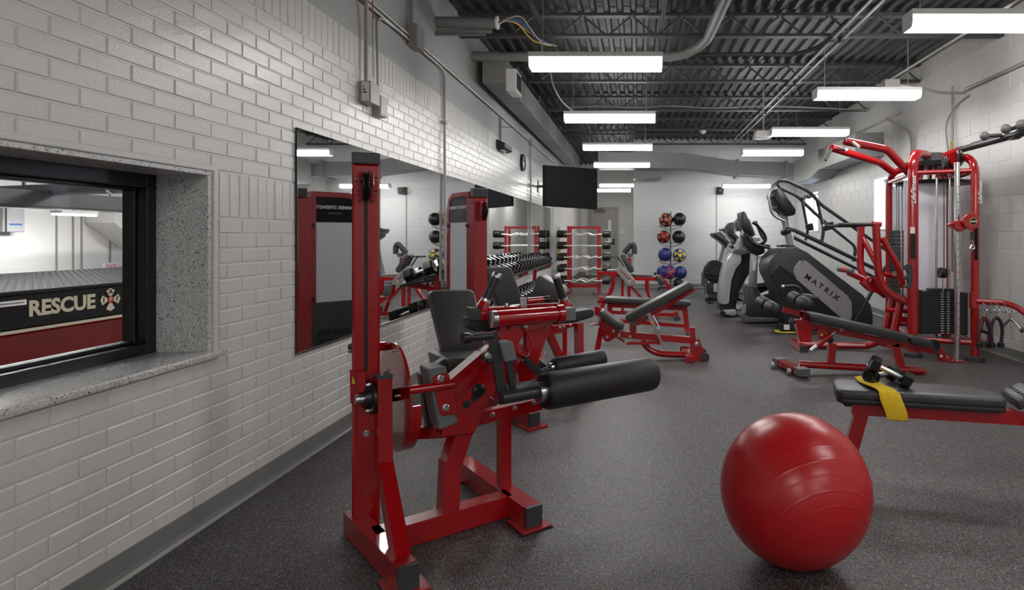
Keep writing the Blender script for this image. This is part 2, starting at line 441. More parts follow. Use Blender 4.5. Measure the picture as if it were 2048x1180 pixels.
# roof deck --------------------------------------------------------
bm = bmesh.new(); prof = []; x = XL - .3; per = .152
while x < XR + .3:
    prof += [(x, ZD), (x + .045, ZD), (x + .06, ZD + .042), (x + .135, ZD + .042)]; x += per
a = [bm.verts.new((x, YN - .2, z)) for x, z in prof]; b = [bm.verts.new((x, YD + .2, z)) for x, z in prof]
for k in range(len(prof) - 1): bm.faces.new((a[k], a[k + 1], b[k + 1], b[k]))
top = [bm.verts.new((x, y, ZD + .1)) for x, y in ((XL - .3, YN - .2), (XR + .5, YN - .2), (XR + .5, YD + .2), (XL - .3, YD + .2))]
bm.faces.new(top)
struct(mk('ceiling', bm, 'deck'))
JY = [6.96, 9.0, 11.05, 13.1, 15.1]
JL = ['nearest dark bar joist crossing above the left duct opening', 'second nearest dark bar joist, over the second hanging light', 'dark bar joist halfway down the room under the roof deck',
      'dark bar joist carrying the smoke detector', 'furthest dark bar joist just in front of the crossing duct']
for y, lab in zip(JY, JL):
    j = thing('bar_joist', lab, 'joist', (1, y, ZJ), 'bar joists under the roof deck')
    box(j, 'bottom_chord', (XL, y - .045, ZJ), (XR, y - .006, ZJ + .035), 'joist'); box(j, 'bottom_chord', (XL, y + .006, ZJ), (XR, y + .045, ZJ + .035), 'joist')
    box(j, 'top_chord', (XL, y - .05, ZD - .035), (XR, y + .05, ZD), 'joist')
    n = 22; st = (XR - XL) / n
    for i in range(n):
        x0 = XL + i * st; z0, z1 = (ZJ + .015, ZD - .02) if i % 2 == 0 else (ZD - .02, ZJ + .015)
        bar(j, 'web_bar', (x0, y, z0), (x0 + st, y, z1), .018, .018, 'joist', .003)
# left-hand duct, back duct, right duct -----------------------------
d = thing('supply_duct', 'long grey duct running along the top of the brick wall', 'duct', (-1.8, 7.56, 3.29))
y = 7.56
while y < 16.8:
    box(d, 'duct_section', (-1.95, y, 3.29), (-1.656, min(y + 1.18, 16.9), 3.60), 'duct', .004); y += 1.18
    if y < 16.8: box(d, 'seam_flange', (-1.957, y - .012, 3.283), (-1.649, y + .012, 3.607), 'duct', .002)
g = box(d, 'register_box', (-1.656, 7.56, 3.19), (-1.53, 7.92, 3.47), 'white', .004)
for i in range(7): box(g, 'louvre', (-1.53, 7.60 + i * .04, 3.23), (-1.522, 7.625 + i * .04, 3.43), 'ink')
for y in (8.4, 11.0, 14.0): bar(d, 'hanger_strap', (-1.8, y, 3.60), (-1.8, y, ZD), .03, .004, 'duct', .001)
d = thing('supply_duct', 'wide grey duct crossing the room in front of the back wall', 'duct', (1.6, 14.7, 2.9))
pslab(d, 'duct_section', [(1196, 303), (1370, 306), (1370, 336), (1196, 336)], 14.7, .5, 'duct', .005)
pslab(d, 'duct_section', [(1370, 306), (1476, 322), (1476, 350), (1370, 336)], 14.7, .5, 'duct', .005)
pslab(d, 'duct_section', [(1478, 322), (1573, 324), (1573, 353), (1478, 350)], 14.72, .6, 'duct', .005)
pslab(d, 'duct_section', [(1575, 325), (1606, 330), (1606, 352), (1575, 353)], 14.72, .6, 'duct', .005)
pslab(d, 'seam_flange', [(1473, 318), (1479, 318), (1479, 354), (1473, 353)], 14.68, .6, 'duct', .004)
pslab(d, 'seam_flange', [(1571, 321), (1577, 321), (1577, 356), (1571, 356)], 14.68, .6, 'duct', .004)
pslab(d, 'take_off', [(1267, 340), (1325, 342), (1322, 357), (1267, 357)], 15.3, .5, 'duct', .005)
d = thing('supply_duct', 'stepped grey duct high on the right block wall', 'duct', (3.95, 10.3, 2.7))
box(d, 'duct_section', (3.69, 10.3, 2.74), (XR - .004, 12.4, 3.14), 'duct', .005)
slab(d, 'duct_section', [(3.69, 12.4, 2.74), (3.69, 12.4, 3.14), (3.69, 14.4, 3.14), (3.69, 14.4, 2.62), (3.69, 13.0, 2.62)], (XR - .004 - 3.69, 0, 0), 'duct', .005)
box(d, 'seam_flange', (3.683, 12.385, 2.73), (XR - .003, 12.415, 3.147), 'duct', .003)
# hanging lights -----------------------------------------------------
def hang_light(x0, x1, y, zb, h, label, wires=True, par_group='linear hanging lights', zt=ZD):
    t = thing('hanging_light', label, 'light', ((x0 + x1) / 2, y, zb), par_group)
    d = .105
    hz = zb + h * .66
    bm = bmesh.new(); prof = [(-d, hz), (-d * .97, zb + h * .3), (-d * .80, zb), (d * .80, zb), (d * .97, zb + h * .3), (d, hz)]
    a = [bm.verts.new((x0 + .008, y + p, z)) for p, z in prof]; b = [bm.verts.new((x1 - .008, y + p, z)) for p, z in prof]
    n = len(prof)
    for k in range(n): bm.faces.new((a[k], a[(k + 1) % n], b[(k + 1) % n], b[k]))
    bm.faces.new(a[::-1]); bm.faces.new(b)
    mk('lens', bm, 'lens', t)
    box(t, 'housing', (x0, y - d - .004, hz), (x1, y + d + .004, zb + h), 'white', .003)
    for x in (x0, x1 - .008):
        slab(t, 'end_cap', [(x, y + p * 1.03, z - (.003 if z < hz else 0)) for p, z in prof], (.008, 0, 0), 'white')
    if wires:
        for x in (x0 + .12, x1 - .12): bar(t, 'suspension_wire', (x, y, zb + h), (x, y, zt), .006, .006, 'conduit', .001)
    return t
def light_px(u0, u1, vt, vb, label, **k):
    y = FPX * 1.22 / (u1 - u0); p, q = at(u0, vb, y), at(u1, vt, y)
    return hang_light(p.x, q.x, y, p.z, max(.10, q.z - p.z), label, **k)
light_px(1060, 1325, 110, 139, 'nearest linear light of the left row, in front of the curved pipe')
light_px(1129, 1311, 225, 244, 'second nearest linear light of the left row')
light_px(1166, 1305, 287, 300, 'third linear light of the left row, level with the crossing duct')
light_px(1188, 1300, 324, 334, 'fourth linear light of the left row, hanging below the crossing duct')
light_px(1199, 1290, 366, 374, 'linear light hanging at the mouth of the door alcove, beside the white wall edge')
t = hang_light((1193 - UC) * 18.5 / FPX, (1262 - UC) * 18.5 / FPX, 18.5, 2.74, .11, 'linear light inside the door alcove, partly behind the screen')
light_px(1814, 2078, 25, 60, 'nearest linear light of the right row, cut by the photo edge')
light_px(1629, 1836, 178, 198, 'second linear light of the right row, above the red pull-up arms')
light_px(1541, 1695, 256, 271, 'third linear light of the right row, next to the small white emergency box')
light_px(1484, 1605, 297, 311, 'fourth linear light of the right row, in front of the crossing duct')
t = hang_light((1444 - UC) * 15.0 / FPX, (1540 - UC) * 15.0 / FPX, 15.0, 2.575, .11, 'low linear light beside the small black speaker at the back wall', zt=2.935)
hang_light(-1.0, .22, -1.6, 2.93, .135, 'linear light of the left row behind the viewer')
hang_light(-1.0, .22, -4.2, 2.93, .135, 'last linear light of the left row behind the viewer')
hang_light(1.97, 3.19, -.4, 2.93, .135, 'linear light of the right row behind the viewer')
hang_light(1.97, 3.19, -3.0, 2.93, .135, 'last linear light of the right row behind the viewer')
hang_light(1.97, 3.19, 2.1, 2.93, .135, 'linear light of the right row overhead, out of the photo')
# mirrors -------------------------------------------------------------
seams = [3.63, 4.80, 6.34, 7.9, 9.6, 11.4, 12.9, 14.4]
names = ['frameless wall mirror panel nearest the bay window', 'wall mirror panel between the red column and the first wall conduit', 'wall mirror panel just past the first wall conduit',
         'wall mirror panel behind the second red tower', 'wall mirror panel before the second wall conduit', 'wall mirror panel just past the second wall conduit', 'last wall mirror panel at the far end of the dumbbell rack']
for a, b, n in zip(seams, seams[1:], names):
    t = thing('wall_mirror', n, 'mirror', (XL, (a + b) / 2, MZ0), 'mirror panels on the brick wall')
    box(t, 'silvered_glass', (XL + .004, a + .002, MZ0), (XL + .010, b - .002, MZ1), 'mirror')
    box(t, 'bottom_channel', (XL + .001, a, MZ0 - .008), (XL + .014, b, MZ0 + .004), 'steel')
    box(t, 'edge_strip', (XL + .001, a - .001, MZ0), (XL + .011, a + .002, MZ1), 'ink')

# ================================================================ THE TRUCK BAY BEYOND THE WINDOW
BX, BZ = -11.2, -2.3
struct(box(None, 'floor_bay', (BX - .3, -2.0, BZ - .1), (XL - .3, 24.3, BZ), 'base'))
wb = struct(box(None, 'wall_bay', (BX - .3, -2.0, BZ), (BX, 24.3, 3.6), 'block'))
box(None, 'wall_bay_end', (BX, 24.0, BZ), (XL - .3, 24.3, 3.6), 'block'); struct(bpy.data.objects['wall_bay_end'])
struct(box(None, 'wall_bay_near', (BX, -2.3, BZ), (XL - .3, -2.0, 3.6), 'block'))
struct(box(None, 'wall_bay_low', (XL - .3, -2.0, BZ), (XL - .28, 24.0, -.12), 'block'))
struct(box(None, 'ceiling_bay', (BX, -2.0, 3.5), (XL - .3, 24.3, 3.7), 'block'))
for u in (112, 145, 162, 219):                       # pilaster joints of the far bay wall
    p = atx(u, 480, BX); bar(wb, 'control_joint', (BX + .01, p.y, 0), (BX + .01, p.y, 3.5), .02, .03, 'duct', .002)
for i in range(26):                                  # block courses of the bay wall as far as they can be told apart
    bar(wb, 'bed_joint', (BX + .002, 8.5, -.4 + i * .15), (BX + .002, 15, -.4 + i * .15), .006, .006, 'mortar', 0)
t = thing('roof_beam', 'dark steel beam crossing above the truck behind the window glass', 'beam', (-9.0, 9, 1.79))
box(t, 'lower_flange', (-9.1, 4, 1.79), (-8.9, 20, 1.82), 'joist'); box(t, 'web', (-9.01, 4, 1.82), (-8.99, 20, 2.02), 'joist'); box(t, 'upper_flange', (-9.1, 4, 2.02), (-8.9, 20, 2.05), 'joist')
box(t, 'cover_plate', (-8.90, 4, 1.82), (-8.885, 20, 2.02), 'joist'); box(t, 'hanger', (-9.02, 12, 2.05), (-8.98, 12.05, 3.5), 'joist'); box(t, 'hanger', (-9.02, 6, 2.05), (-8.98, 6.05, 3.5), 'joist')
t = thing('exhaust_pipe', 'thick dark exhaust pipe under the bay ceiling seen through the window', 'pipe', (-8.5, 9, 1.9))
pa, pb = at(-60, 385, 9.7), at(330, 372, 8.6)
tube(t, 'pipe', [pa, pb], .088, 'soot', 16)
for k in (.1, .75): 
    q = pa.lerp(pb, k); lathe(t, 'pipe_band', q, q + (pb - pa).normalized() * .06, [(0, .094), (.06, .094)], 'steel', 16)
q = pa.lerp(pb, .3); bar(t, 'hanger_rod', q, (q.x, q.y, 3.5), .03, .03, 'joist')
bl = thing('bay_light', 'small lit strip lamp in front of the bay wall behind the glass', 'light', (-9.6, 10.6, 1.72))
q = at(150, 428, 10.6)
box(bl, 'housing', (q.x - .1, q.y - .35, q.z), (q.x + .1, q.y + .35, q.z + .05), 'white', .004)
box(bl, 'lens', (q.x - .09, q.y - .33, q.z - .03), (q.x + .09, q.y + .33, q.z), 'baylens'); box(bl, 'stem', (q.x - .01, q.y - .01, q.z + .05), (q.x + .01, q.y + .01, 3.5), 'white')
for i, (x, y, lab) in enumerate(((-6.2, 5.5, 'ceiling lamp over the truck roof behind the window, nearer one'), (-6.2, 11.5, 'ceiling lamp over the truck roof behind the window, further one'))):
    bl = thing('bay_ceiling_light', lab, 'light', (x, y, 3.4))
    box(bl, 'housing', (x - .2, y - .7, 3.44), (x + .2, y + .7, 3.5), 'white', .004); box(bl, 'lens', (x - .18, y - .68, 3.40), (x + .18, y + .68, 3.44), 'baylens')
pn = thing('wall_cabinet', 'grey electrical cabinet on the bay wall at the left photo edge', 'cabinet', (BX + .1, 10.6, 1.4))
q0, q1 = atx(6, 464, BX + .25), atx(50, 418, BX + .25)
box(pn, 'case', (BX, q0.y, q0.z), (BX + .25, q1.y, q1.z), 'silver', .01); box(pn, 'cooling_fins', (BX, q1.y, q0.z + .05), (BX + .15, q1.y + .07, q1.z - .03), 'midgrey', .005)
box(pn, 'hinge_strip', (BX + .25, q0.y + .03, q0.z), (BX + .255, q0.y + .06, q1.z), 'ink'); text(pn, 'print', 'solar', (BX + .252, (q0.y + q1.y) / 2 + .1, q0.z + .14), face_rot((0, 1, 0), Z), .09, 'blue', shear=.3) if False else box(pn, 'print_strip', (BX + .25, q1.y - .27, q0.z + .12), (BX + .252, q1.y - .05, q0.z + .15), 'blue')
ex = thing('exit_sign', 'tiny lit exit sign low on the bay wall above the truck roof', 'sign', (BX + .05, 13, .8))
q = atx(223, 534, BX + .05)
box(ex, 'sign_box', (BX, q.y - .16, q.z - .07), (BX + .05, q.y + .16, q.z + .09), 'paper', .004)
text(ex, 'lettering', 'EXIT', (BX + .052, q.y, q.z + .01), face_rot((0, 1, 0), Z), .13, 'scarlet')
BX += .02
sb = thing('stair_soffit', 'sloping pale soffit at the right of the bay wall behind the glass', 'soffit', (BX + .5, 13.2, 1.2))
slab(sb, 'soffit', [atx(229, 425, BX + .6), atx(300, 425, BX + .6), atx(300, 500, BX + .6), atx(229, 445, BX + .6)], (-.6, 0, 0), 'block')
# the truck
TX, TT = -4.5, .955
tk = thing('fire_truck', 'black over red fire truck with gold RESCUE lettering seen through the window', 'truck', (-5.7, 5, BZ))
box(tk, 'lower_body', (TX - 2.4, 1.2, BZ + .55), (TX, 11, .672), 'truckred', .02)
box(tk, 'upper_body', (TX - 2.4, 1.2, .69), (TX, 11, TT), 'navyblack', .015)
box(tk, 'stripe', (TX - .01, 1.2, .670), (TX + .003, 11, .692), 'gold')
rf = box(tk, 'tread_roof', (TX - 2.38, 1.2, TT), (TX - .02, 11, TT + .012), 'tread')
bm = bmesh.new()                                     # raised diamonds of the tread plate
for i in range(64):
    for j in range(150):
        x, y = TX - .05 - i * .036, 2.6 + j * .036
        s = 1 if (i + j) % 2 else -1
        c, d, e = Vector((x, y, TT + .012)), Vector((.016, .016 * s, 0)), Vector((.004 * s, -.004, 0))
        vs = [bm.verts.new(c + d), bm.verts.new(c + e), bm.verts.new(c - d), bm.verts.new(c - e), bm.verts.new(c + Vector((0, 0, .0025)))]
        for k in range(4): bm.faces.new((vs[k], vs[(k + 1) % 4], vs[4]))
o = mk('tread_diamonds', bm, 'tread', rf); o['kind'] = 'stuff'
box(tk, 'roof_edge', (TX - .06, 1.2, TT - .01), (TX + .006, 11, TT + .02), 'tread', .006)
for y in (2.0, 8.6):
    for x in (TX - .25, TX - 2.1): lathe(tk, 'wheel', (x - .15, y + .6, BZ + .52), (x + .15, y + .6, BZ + .52), [(0, .3), (0, .5), (.05, .52), (.25, .52), (.3, .5), (.3, .3)], 'black', 24)
box(tk, 'undercarriage', (TX - 2.0, 1.4, BZ + .3), (TX - .4, 10.8, BZ + .56), 'black')
p0, p1 = atx(0, 612, TX), atx(46, 598, TX)
mk_ = box(tk, 'marker_lamp', (TX, p0.y - .1, p0.z - .01), (TX + .03, p1.y, p1.z), 'chrome', .004)
box(mk_, 'marker_lens', (TX + .03, p0.y - .08, p0.z + .006), (TX + .036, p1.y - .02, p1.z - .016), 'silver', .003)
def truck_text(s, u, v, size, bold=.004, m='gold'):
    p = atx(u, v, TX + .003); return text(tk, 'lettering', s, p, face_rot((0, 1, 0), Z), size, m, .002, 0, bold)
o = truck_text('RESCUE', 127, 611, .158, .006); 
o = truck_text('E', 258, 599, .158, .006)
pc = atx(220, 599, TX + .003)
em = lathe(tk, 'emblem', pc, pc + Vector((.004, 0, 0)), [(0, .03), (.004, .03)], 'scarlet', 16)
bm = bmesh.new()
for k in range(4):                                   # four flared arms of the cross
    a0 = k * math.pi / 2
    pts = [(.034, -.42), (.088, -.50), (.098, 0), (.088, .50), (.034, .42)]
    vs = [bm.verts.new(pc + Vector((0, r * math.cos(a0 + t), r * math.sin(a0 + t)))) for r, t in pts]
    ws = [bm.verts.new(v.co + Vector((.004, 0, 0))) for v in vs]
    bm.faces.new(vs); bm.faces.new(ws[::-1])
    for i in range(5): bm.faces.new((vs[i], vs[(i + 1) % 5], ws[(i + 1) % 5], ws[i]))
mk('emblem_cross', bm, 'gold', tk)
for s, dy, dz in (('I', -.066, 0), ('A', 0, .066), ('F', .066, 0), ('F', 0, 0)):
    text(tk, 'lettering', s, pc + Vector((.006, dy, dz)), face_rot((0, 1, 0), Z), .055, 'ink' if (dy or dz) else 'gold', .001, 0, .001)

# ================================================================ PIPES, CONDUIT AND FITTINGS
cx = XL + .025
t = thing('wall_conduit', 'upper grey conduit running along the plaster band of the left wall', 'conduit', (cx, 4, 3.15))
tube(t, 'pipe', [(cx, 1.0, 3.155), (cx, 15, 3.155)], .014, 'conduit', 8)
t = thing('wall_conduit', 'lower grey conduit bending down across the mirror near the red column', 'conduit', (cx, 6.34, 3.1))
tube(t, 'pipe', [(cx, 1.0, 3.115), (cx, 6.34, 3.115), (cx + .01, 6.34, .9)], .014, 'conduit', 8, .14)
for z in (2.55, 1.6): box(t, 'pipe_strap', (cx - .02, 6.31, z), (cx + .026, 6.37, z + .03), 'conduit', .003)
t = thing('wall_conduit', 'far grey conduit dropping across the mirror near the wall clock', 'conduit', (cx, 11.4, 2))
tube(t, 'pipe', [(cx, 11.4, 3.14), (cx + .01, 11.4, .95)], .014, 'conduit', 8); box(t, 'junction', (XL, 11.34, 3.08), (XL + .06, 11.46, 3.2), 'conduit', .004)
t = thing('junction_box', 'grey junction box on the plaster band where the two conduits meet', 'box', (XL, 5.47, 3.08))
box(t, 'case', (XL, 5.38, 3.07), (XL + .09, 5.57, 3.27), 'conduit', .006); tube(t, 'riser', [(cx, 5.42, 3.27), (cx, 5.42, 3.93)], .018, 'conduit', 8)
t = thing('switch_box', 'pale steel control box with a white label high on the brick', 'box', (XL, 4.6, 2.35))
box(t, 'case', (XL, 4.46, 2.36), (XL + .085, 4.62, 2.52), 'conduit', .004); box(t, 'label_plate', (XL + .02, 4.455, 2.37), (XL + .075, 4.46, 2.51), 'paper')
for i, z in enumerate((2.43, 2.45, 2.47)): box(t, 'label_line', (XL + .03, 4.452, z), (XL + .06 - .01 * i, 4.455, z + .008), 'ink')
tube(t, 'riser', [(cx + .01, 4.5, 2.52), (cx + .01, 4.5, 2.95), (cx + .03, 4.46, 3.1), (cx + .03, 4.44, 3.93)], .016, 'conduit', 8)
tube(t, 'red_cable', [(cx + .05, 4.52, 3.0), (cx + .05, 4.47, 3.93)], .004, 'scarlet', 6)
t = thing('outlet_box', 'small steel outlet box tucked beside the labelled control box', 'box', (XL, 4.75, 2.3))
box(t, 'case', (XL, 4.68, 2.31), (XL + .06, 4.82, 2.47), 'conduit', .004)
box(t, 'face_plate', (XL + .06, 4.69, 2.32), (XL + .064, 4.81, 2.46), 'conduit', .002)
tube(t, 'riser', [(cx, 4.73, 2.47), (cx, 4.70, 3.05), (cx, 4.78, 3.1), (cx, 5.35, 3.12)], .010, 'conduit', 8, .1)
t = thing('thick_pipe', 'short thick grey pipe stub leaving the left wall under the deck', 'pipe', (-1.8, 6.17, 3.5))
tube(t, 'pipe', [(XL, 6.17, 3.55), (-1.44, 6.17, 3.55)], .06, 'duct', 14); lathe(t, 'rim', (-1.45, 6.17, 3.55), (-1.42, 6.17, 3.55), [(0, .068), (.02, .068)], 'paper', 14)
tube(t, 'lower_pipe', [(XL, 6.15, 3.455), (-1.5, 6.15, 3.455)], .022, 'duct', 8); tube(t, 'lower_pipe', [(XL, 6.13, 3.415), (-1.55, 6.13, 3.415)], .012, 'duct', 8)
for i, (m, dx) in enumerate((('yellowwire', 0), ('bluewire', .03), ('bluewire', .05), ('yellowwire', -.02), ('conduit', .07))):
    o = tube(None, 'loose_cable', [(-1.46, 6.17, 3.56 - .01 * i), (-1.30 + dx, 6.25, 3.60 + .02 * i), (-1.16 + dx, 6.7, 3.60 - .02 * i), (-1.04 + dx, 7.2, 3.64)], .008, m, 6, .12)
    tag(o, ['yellow cable looping out of the pipe stub, outermost', 'blue cable drooping from the pipe stub', 'second blue cable from the pipe stub, upper one', 'short yellow cable beside the pipe rim', 'grey cable among the coloured cables at the pipe stub'][i], 'cable', 'cables at the pipe stub')
t = thing('thick_pipe', 'long thick grey pipe behind the nearest light, bending up towards the viewer', 'pipe', (0, 7.4, 3.6))
tube(t, 'pipe', [(XL, 7.5, 3.60), (.55, 7.5, 3.60), (.80, 7.1, 3.66), (.86, 5.2, 3.66)], .058, 'duct', 14, .3)
for x in (-1.8, -.9): lathe(t, 'coupling', (x, 7.5, 3.6), (x + .08, 7.5, 3.6), [(0, .066), (.08, .066)], 'duct', 14)
bar(t, 'hanger', (-1.2, 7.5, 3.6), (-1.2, 7.5, ZD), .02, .02, 'duct'); bar(t, 'hanger', (.84, 6.0, 3.66), (.84, 6.0, ZD), .02, .02, 'duct')
o = tube(None, 'roof_pipe', [at(1340, 113, 7.6), at(1480, 108, 7.6), at(1590, 110, 7.7), at(1640, 95, 7.4), at(1700, 40, 6.8)], .028, 'joist', 8, .3); tag(o, 'thin dark pipe sagging across between the joists to the twin conduits', 'pipe')
for dx, lab in ((0, 'left one of the twin conduits running down the roof towards the back'), (.12, 'right one of the twin conduits running down the roof towards the back')):
    t = thing('roof_conduit', lab, 'conduit', (2.2 + dx, 8, 3.6), 'twin roof conduits')
    tube(t, 'pipe', [(2.22 + dx, 4.5, 3.63), (2.22 + dx, 14.8, 3.63)], .016, 'conduit', 8)
    for y in (6.96, 9.0, 11.05, 13.1): box(t, 'pipe_clamp', (2.19 + dx, y - .02, 3.60), (2.25 + dx, y + .02, 3.67), 'joist')
o = tube(None, 'roof_conduit', [(3.55, 5.5, 3.58), (3.55, 8.8, 3.58), (3.55, 9.0, 3.63)], .018, 'conduit', 8); tag(o, 'single pale conduit over the right row of lights', 'conduit')
for x, lab in ((-1.08, 'perforated dark strut channel under the deck above the left row'), (.26, 'perforated dark strut channel under the deck right of the nearest light')):
    t = thing('strut_channel', lab, 'channel', (x, 6, 3.72)); y1 = 7.3
    box(t, 'channel', (x - .02, 4.5, 3.70), (x + .02, y1, 3.74), 'joist')
    for i in range(34): box(t, 'slot', (x - .007, 5.6 + i * .05, 3.697), (x + .007, 5.63 + i * .05, 3.701), 'ink')
    bar(t, 'hanger', (x, 6.5, 3.74), (x, 6.5, ZD), .012, .012, 'joist'); bar(t, 'hanger', (x, 5.0, 3.74), (x, 5.0, ZD), .012, .012, 'joist')
pts = [at(u, v, 10.9) for u, v in ((1140, 215), (1200, 212), (1270, 216), (1340, 211), (1420, 217), (1520, 212), (1600, 214), (1680, 218), (1800, 222))]
o = tube(None, 'sagging_cable', pts, .012, 'conduit', 6, .3); tag(o, 'pale sagging cable strung along the middle bar joist', 'cable')
pts = [Vector((at(1100, 160, 8.2).x, 8.2, ZD)), at(1102, 160, 8.2), at(1112, 185, 8.5), at(1125, 205, 9.0), at(1145, 222, 9.6)]
o = tube(None, 'sagging_cable', pts, .012, 'conduit', 6, .3); tag(o, 'pale cable drooping beside the second light of the left row', 'cable')
t = thing('smoke_detector', 'round white smoke detector under a far bar joist', 'detector', at(1406, 270, 13.1))
q = at(1406, 268, 13.1); lathe(t, 'base', (q.x, q.y, ZJ + .01), (q.x, q.y, ZJ - .03), [(0, .07), (.03, .08)], 'white', 16); lathe(t, 'dome', (q.x, q.y, ZJ - .02), (q.x, q.y, ZJ - .07), [(0, .06), (.03, .05), (.05, .02)], 'white', 16)
t = thing('emergency_light_box', 'small white box beside the third light of the right row', 'box', at(1527, 268, 9.6))
pslab(t, 'case', [(1513, 260), (1544, 260), (1544, 275), (1509, 275)], 9.6, .2, 'white', .01); pslab(t, 'bottom_lens', [(1512, 273), (1541, 273), (1541, 277), (1512, 277)], 9.62, .16, 'shield', .004); bar(t, 'stem', at(1527, 260, 9.7), (at(1527, 260, 9.7).x, 9.7, ZD), .02, .02, 'conduit')
# conduits of the right wall
t = thing('wall_conduit', 'pair of grey conduits dropping down the right wall behind the red machine', 'conduit', (XR, 8.6, 2.4))
for dy in (0, .07): tube(t, 'pipe', [(XR - .35, 9.3 + dy, 3.2), (XR - .03, 9.15 + dy, 2.95), (XR - .03, 9.1 + dy, 1.0)], .016, 'conduit', 8, .12)
t = thing('wall_conduit', 'grey conduit with a yellow band dropping to the red machine on the right wall', 'conduit', (XR, 7.95, 2.5))
tube(t, 'pipe', [(XR - .03, 8.0, 3.35), (XR - .03, 8.0, .9)], .014, 'conduit', 8); tube(t, 'yellow_sleeve', [(XR - .045, 8.0, 2.62), (XR - .045, 8.0, 2.2)], .017, 'yellowwire', 8)
tube(t, 'flex_loop', [(XR - .03, 8.1, 2.5), (XR - .03, 8.2, 2.9), (XR - .03, 7.9, 3.1), (XR - .03, 7.6, 3.15)], .012, 'conduit', 8, .2)
t = thing('flexible_conduit', 'sagging flexible conduit from the second right-hand light to the wall', 'conduit', (3.8, 8.2, 3.2))
tube(t, 'hose', [at(1770, 170, 7.3), at(1830, 173, 7.4), at(1880, 186, 7.6), at(1915, 186, 7.7), (XR - .02, 7.7, 3.2)], .018, 'conduit', 8, .3)
box(t, 'box', tuple(at(1770, 178, 7.2)), tuple(at(1792, 163, 7.32)), 'conduit', .004)
t = thing('wall_conduit', 'sloping pair of grey conduits along the top of the right wall', 'conduit', (XR, 6.5, 3.3))
tube(t, 'pipe', [(XR - .025, 3.0, 3.24), (XR - .025, 7.7, 3.24)], .022, 'conduit', 8); tube(t, 'pipe', [(XR - .025, 9.6, 3.34), (XR - .025, 12.5, 3.34)], .016, 'conduit', 8)
# clock, sounder, speaker, screen
q = Vector((XL, 10.65, 2.67))
t = thing('wall_clock', 'round black-rimmed wall clock high on the brick wall', 'clock', q)
lathe(t, 'rim', q, q + Vector((.05, 0, 0)), [(0, .15), (.05, .15), (.05, .132), (.03, .13)], 'black', 32); lathe(t, 'dial', q + Vector((.028, 0, 0)), q + Vector((.034, 0, 0)), [(0, .135), (.004, .135)], 'paper', 32)
bar(t, 'hour_hand', q + Vector((.036, 0, 0)), q + Vector((.036, .05, .05)), .008, .003, 'ink', 0); bar(t, 'minute_hand', q + Vector((.037, 0, 0)), q + Vector((.037, -.03, .1)), .006, .003, 'ink', 0)
for k in range(12):
    a = k * math.pi / 6; c = q + Vector((.035, .115 * math.sin(a), .115 * math.cos(a))); lathe(t, 'hour_mark', c, c + Vector((.002, 0, 0)), [(0, .006), (.002, .006)], 'ink', 6)
t = thing('wall_speaker_bar', 'slim black sounder box high on the brick wall before the clock', 'speaker', (XL, 9.0, 2.62))
slab(t, 'case', [(XL, 8.75, 2.66), (XL, 8.75, 2.78), (XL + .13, 8.75, 2.73), (XL + .13, 8.75, 2.66), (XL + .05, 8.75, 2.63)], (0, .5, 0), 'black', .008); box(t, 'lamp_strip', (XL + .04, 8.8, 2.622), (XL + .09, 9.0, 2.632), 'silver')
box(t, 'cable_cover', (XL, 8.95, 2.78), (XL + .03, 8.99, 3.15), 'conduit'); bar(t, 'antenna', (XL + .03, 8.9, 2.98), (XL + .2, 8.95, 2.98), .006, .006, 'ink', 0)
tl, tr_ = at(1088, 330, 11.2), at(1195, 338, 12.1); bl_, br_ = at(1087, 412, 11.2), at(1190, 419, 12.1)
t = thing('television', 'large flat black television hung from the left wall', 'television', (-1.3, 11.6, 1.95))
nv = (tr_ - tl).cross(Z).normalized()
if nv.y > 0: nv = -nv
br_.x, br_.y = tr_.x, tr_.y; bl_.x, bl_.y = tl.x, tl.y
slab(t, 'case', [tl, tr_, br_, bl_], -nv * .05, 'tvblack', .006)
def lerp4(s, r): return (tl.lerp(tr_, s)).lerp(bl_.lerp(br_, s), r)
slab(t, 'screen', [lerp4(.012, .02) + nv * .001, lerp4(.988, .02) + nv * .001, lerp4(.988, .96) + nv * .001, lerp4(.012, .96) + nv * .001], nv * .002, 'tvblack')
mid = lerp4(.5, .4) - nv * .05
bar(t, 'mount_arm', mid, (XL, mid.y + .75, mid.z), .04, .05, 'conduit'); box(t, 'wall_plate', (XL + .001, mid.y + .65, mid.z - .12), (XL + .02, mid.y + .85, mid.z + .12), 'conduit')
q = at(1440, 381, YB - .15)
t = thing('wall_speaker', 'small black cube speaker high on the back wall with a cable below', 'speaker', q)
slab(t, 'cabinet', [(q.x - .09, q.y, q.z - .09), (q.x + .08, q.y - .04, q.z - .10), (q.x + .10, q.y - .03, q.z + .08), (q.x - .07, q.y, q.z + .10)], (0, .15, 0), 'black', .01)
lathe(t, 'cone', (q.x, q.y - .03, q.z), (q.x, q.y - .045, q.z), [(0, .06), (.01, .05), (.015, .02)], 'satin', 16); tube(t, 'cable', [(q.x - .07, YB - .012, q.z - .08), (q.x - .07, YB - .012, .5)], .012, 'conduit', 6)
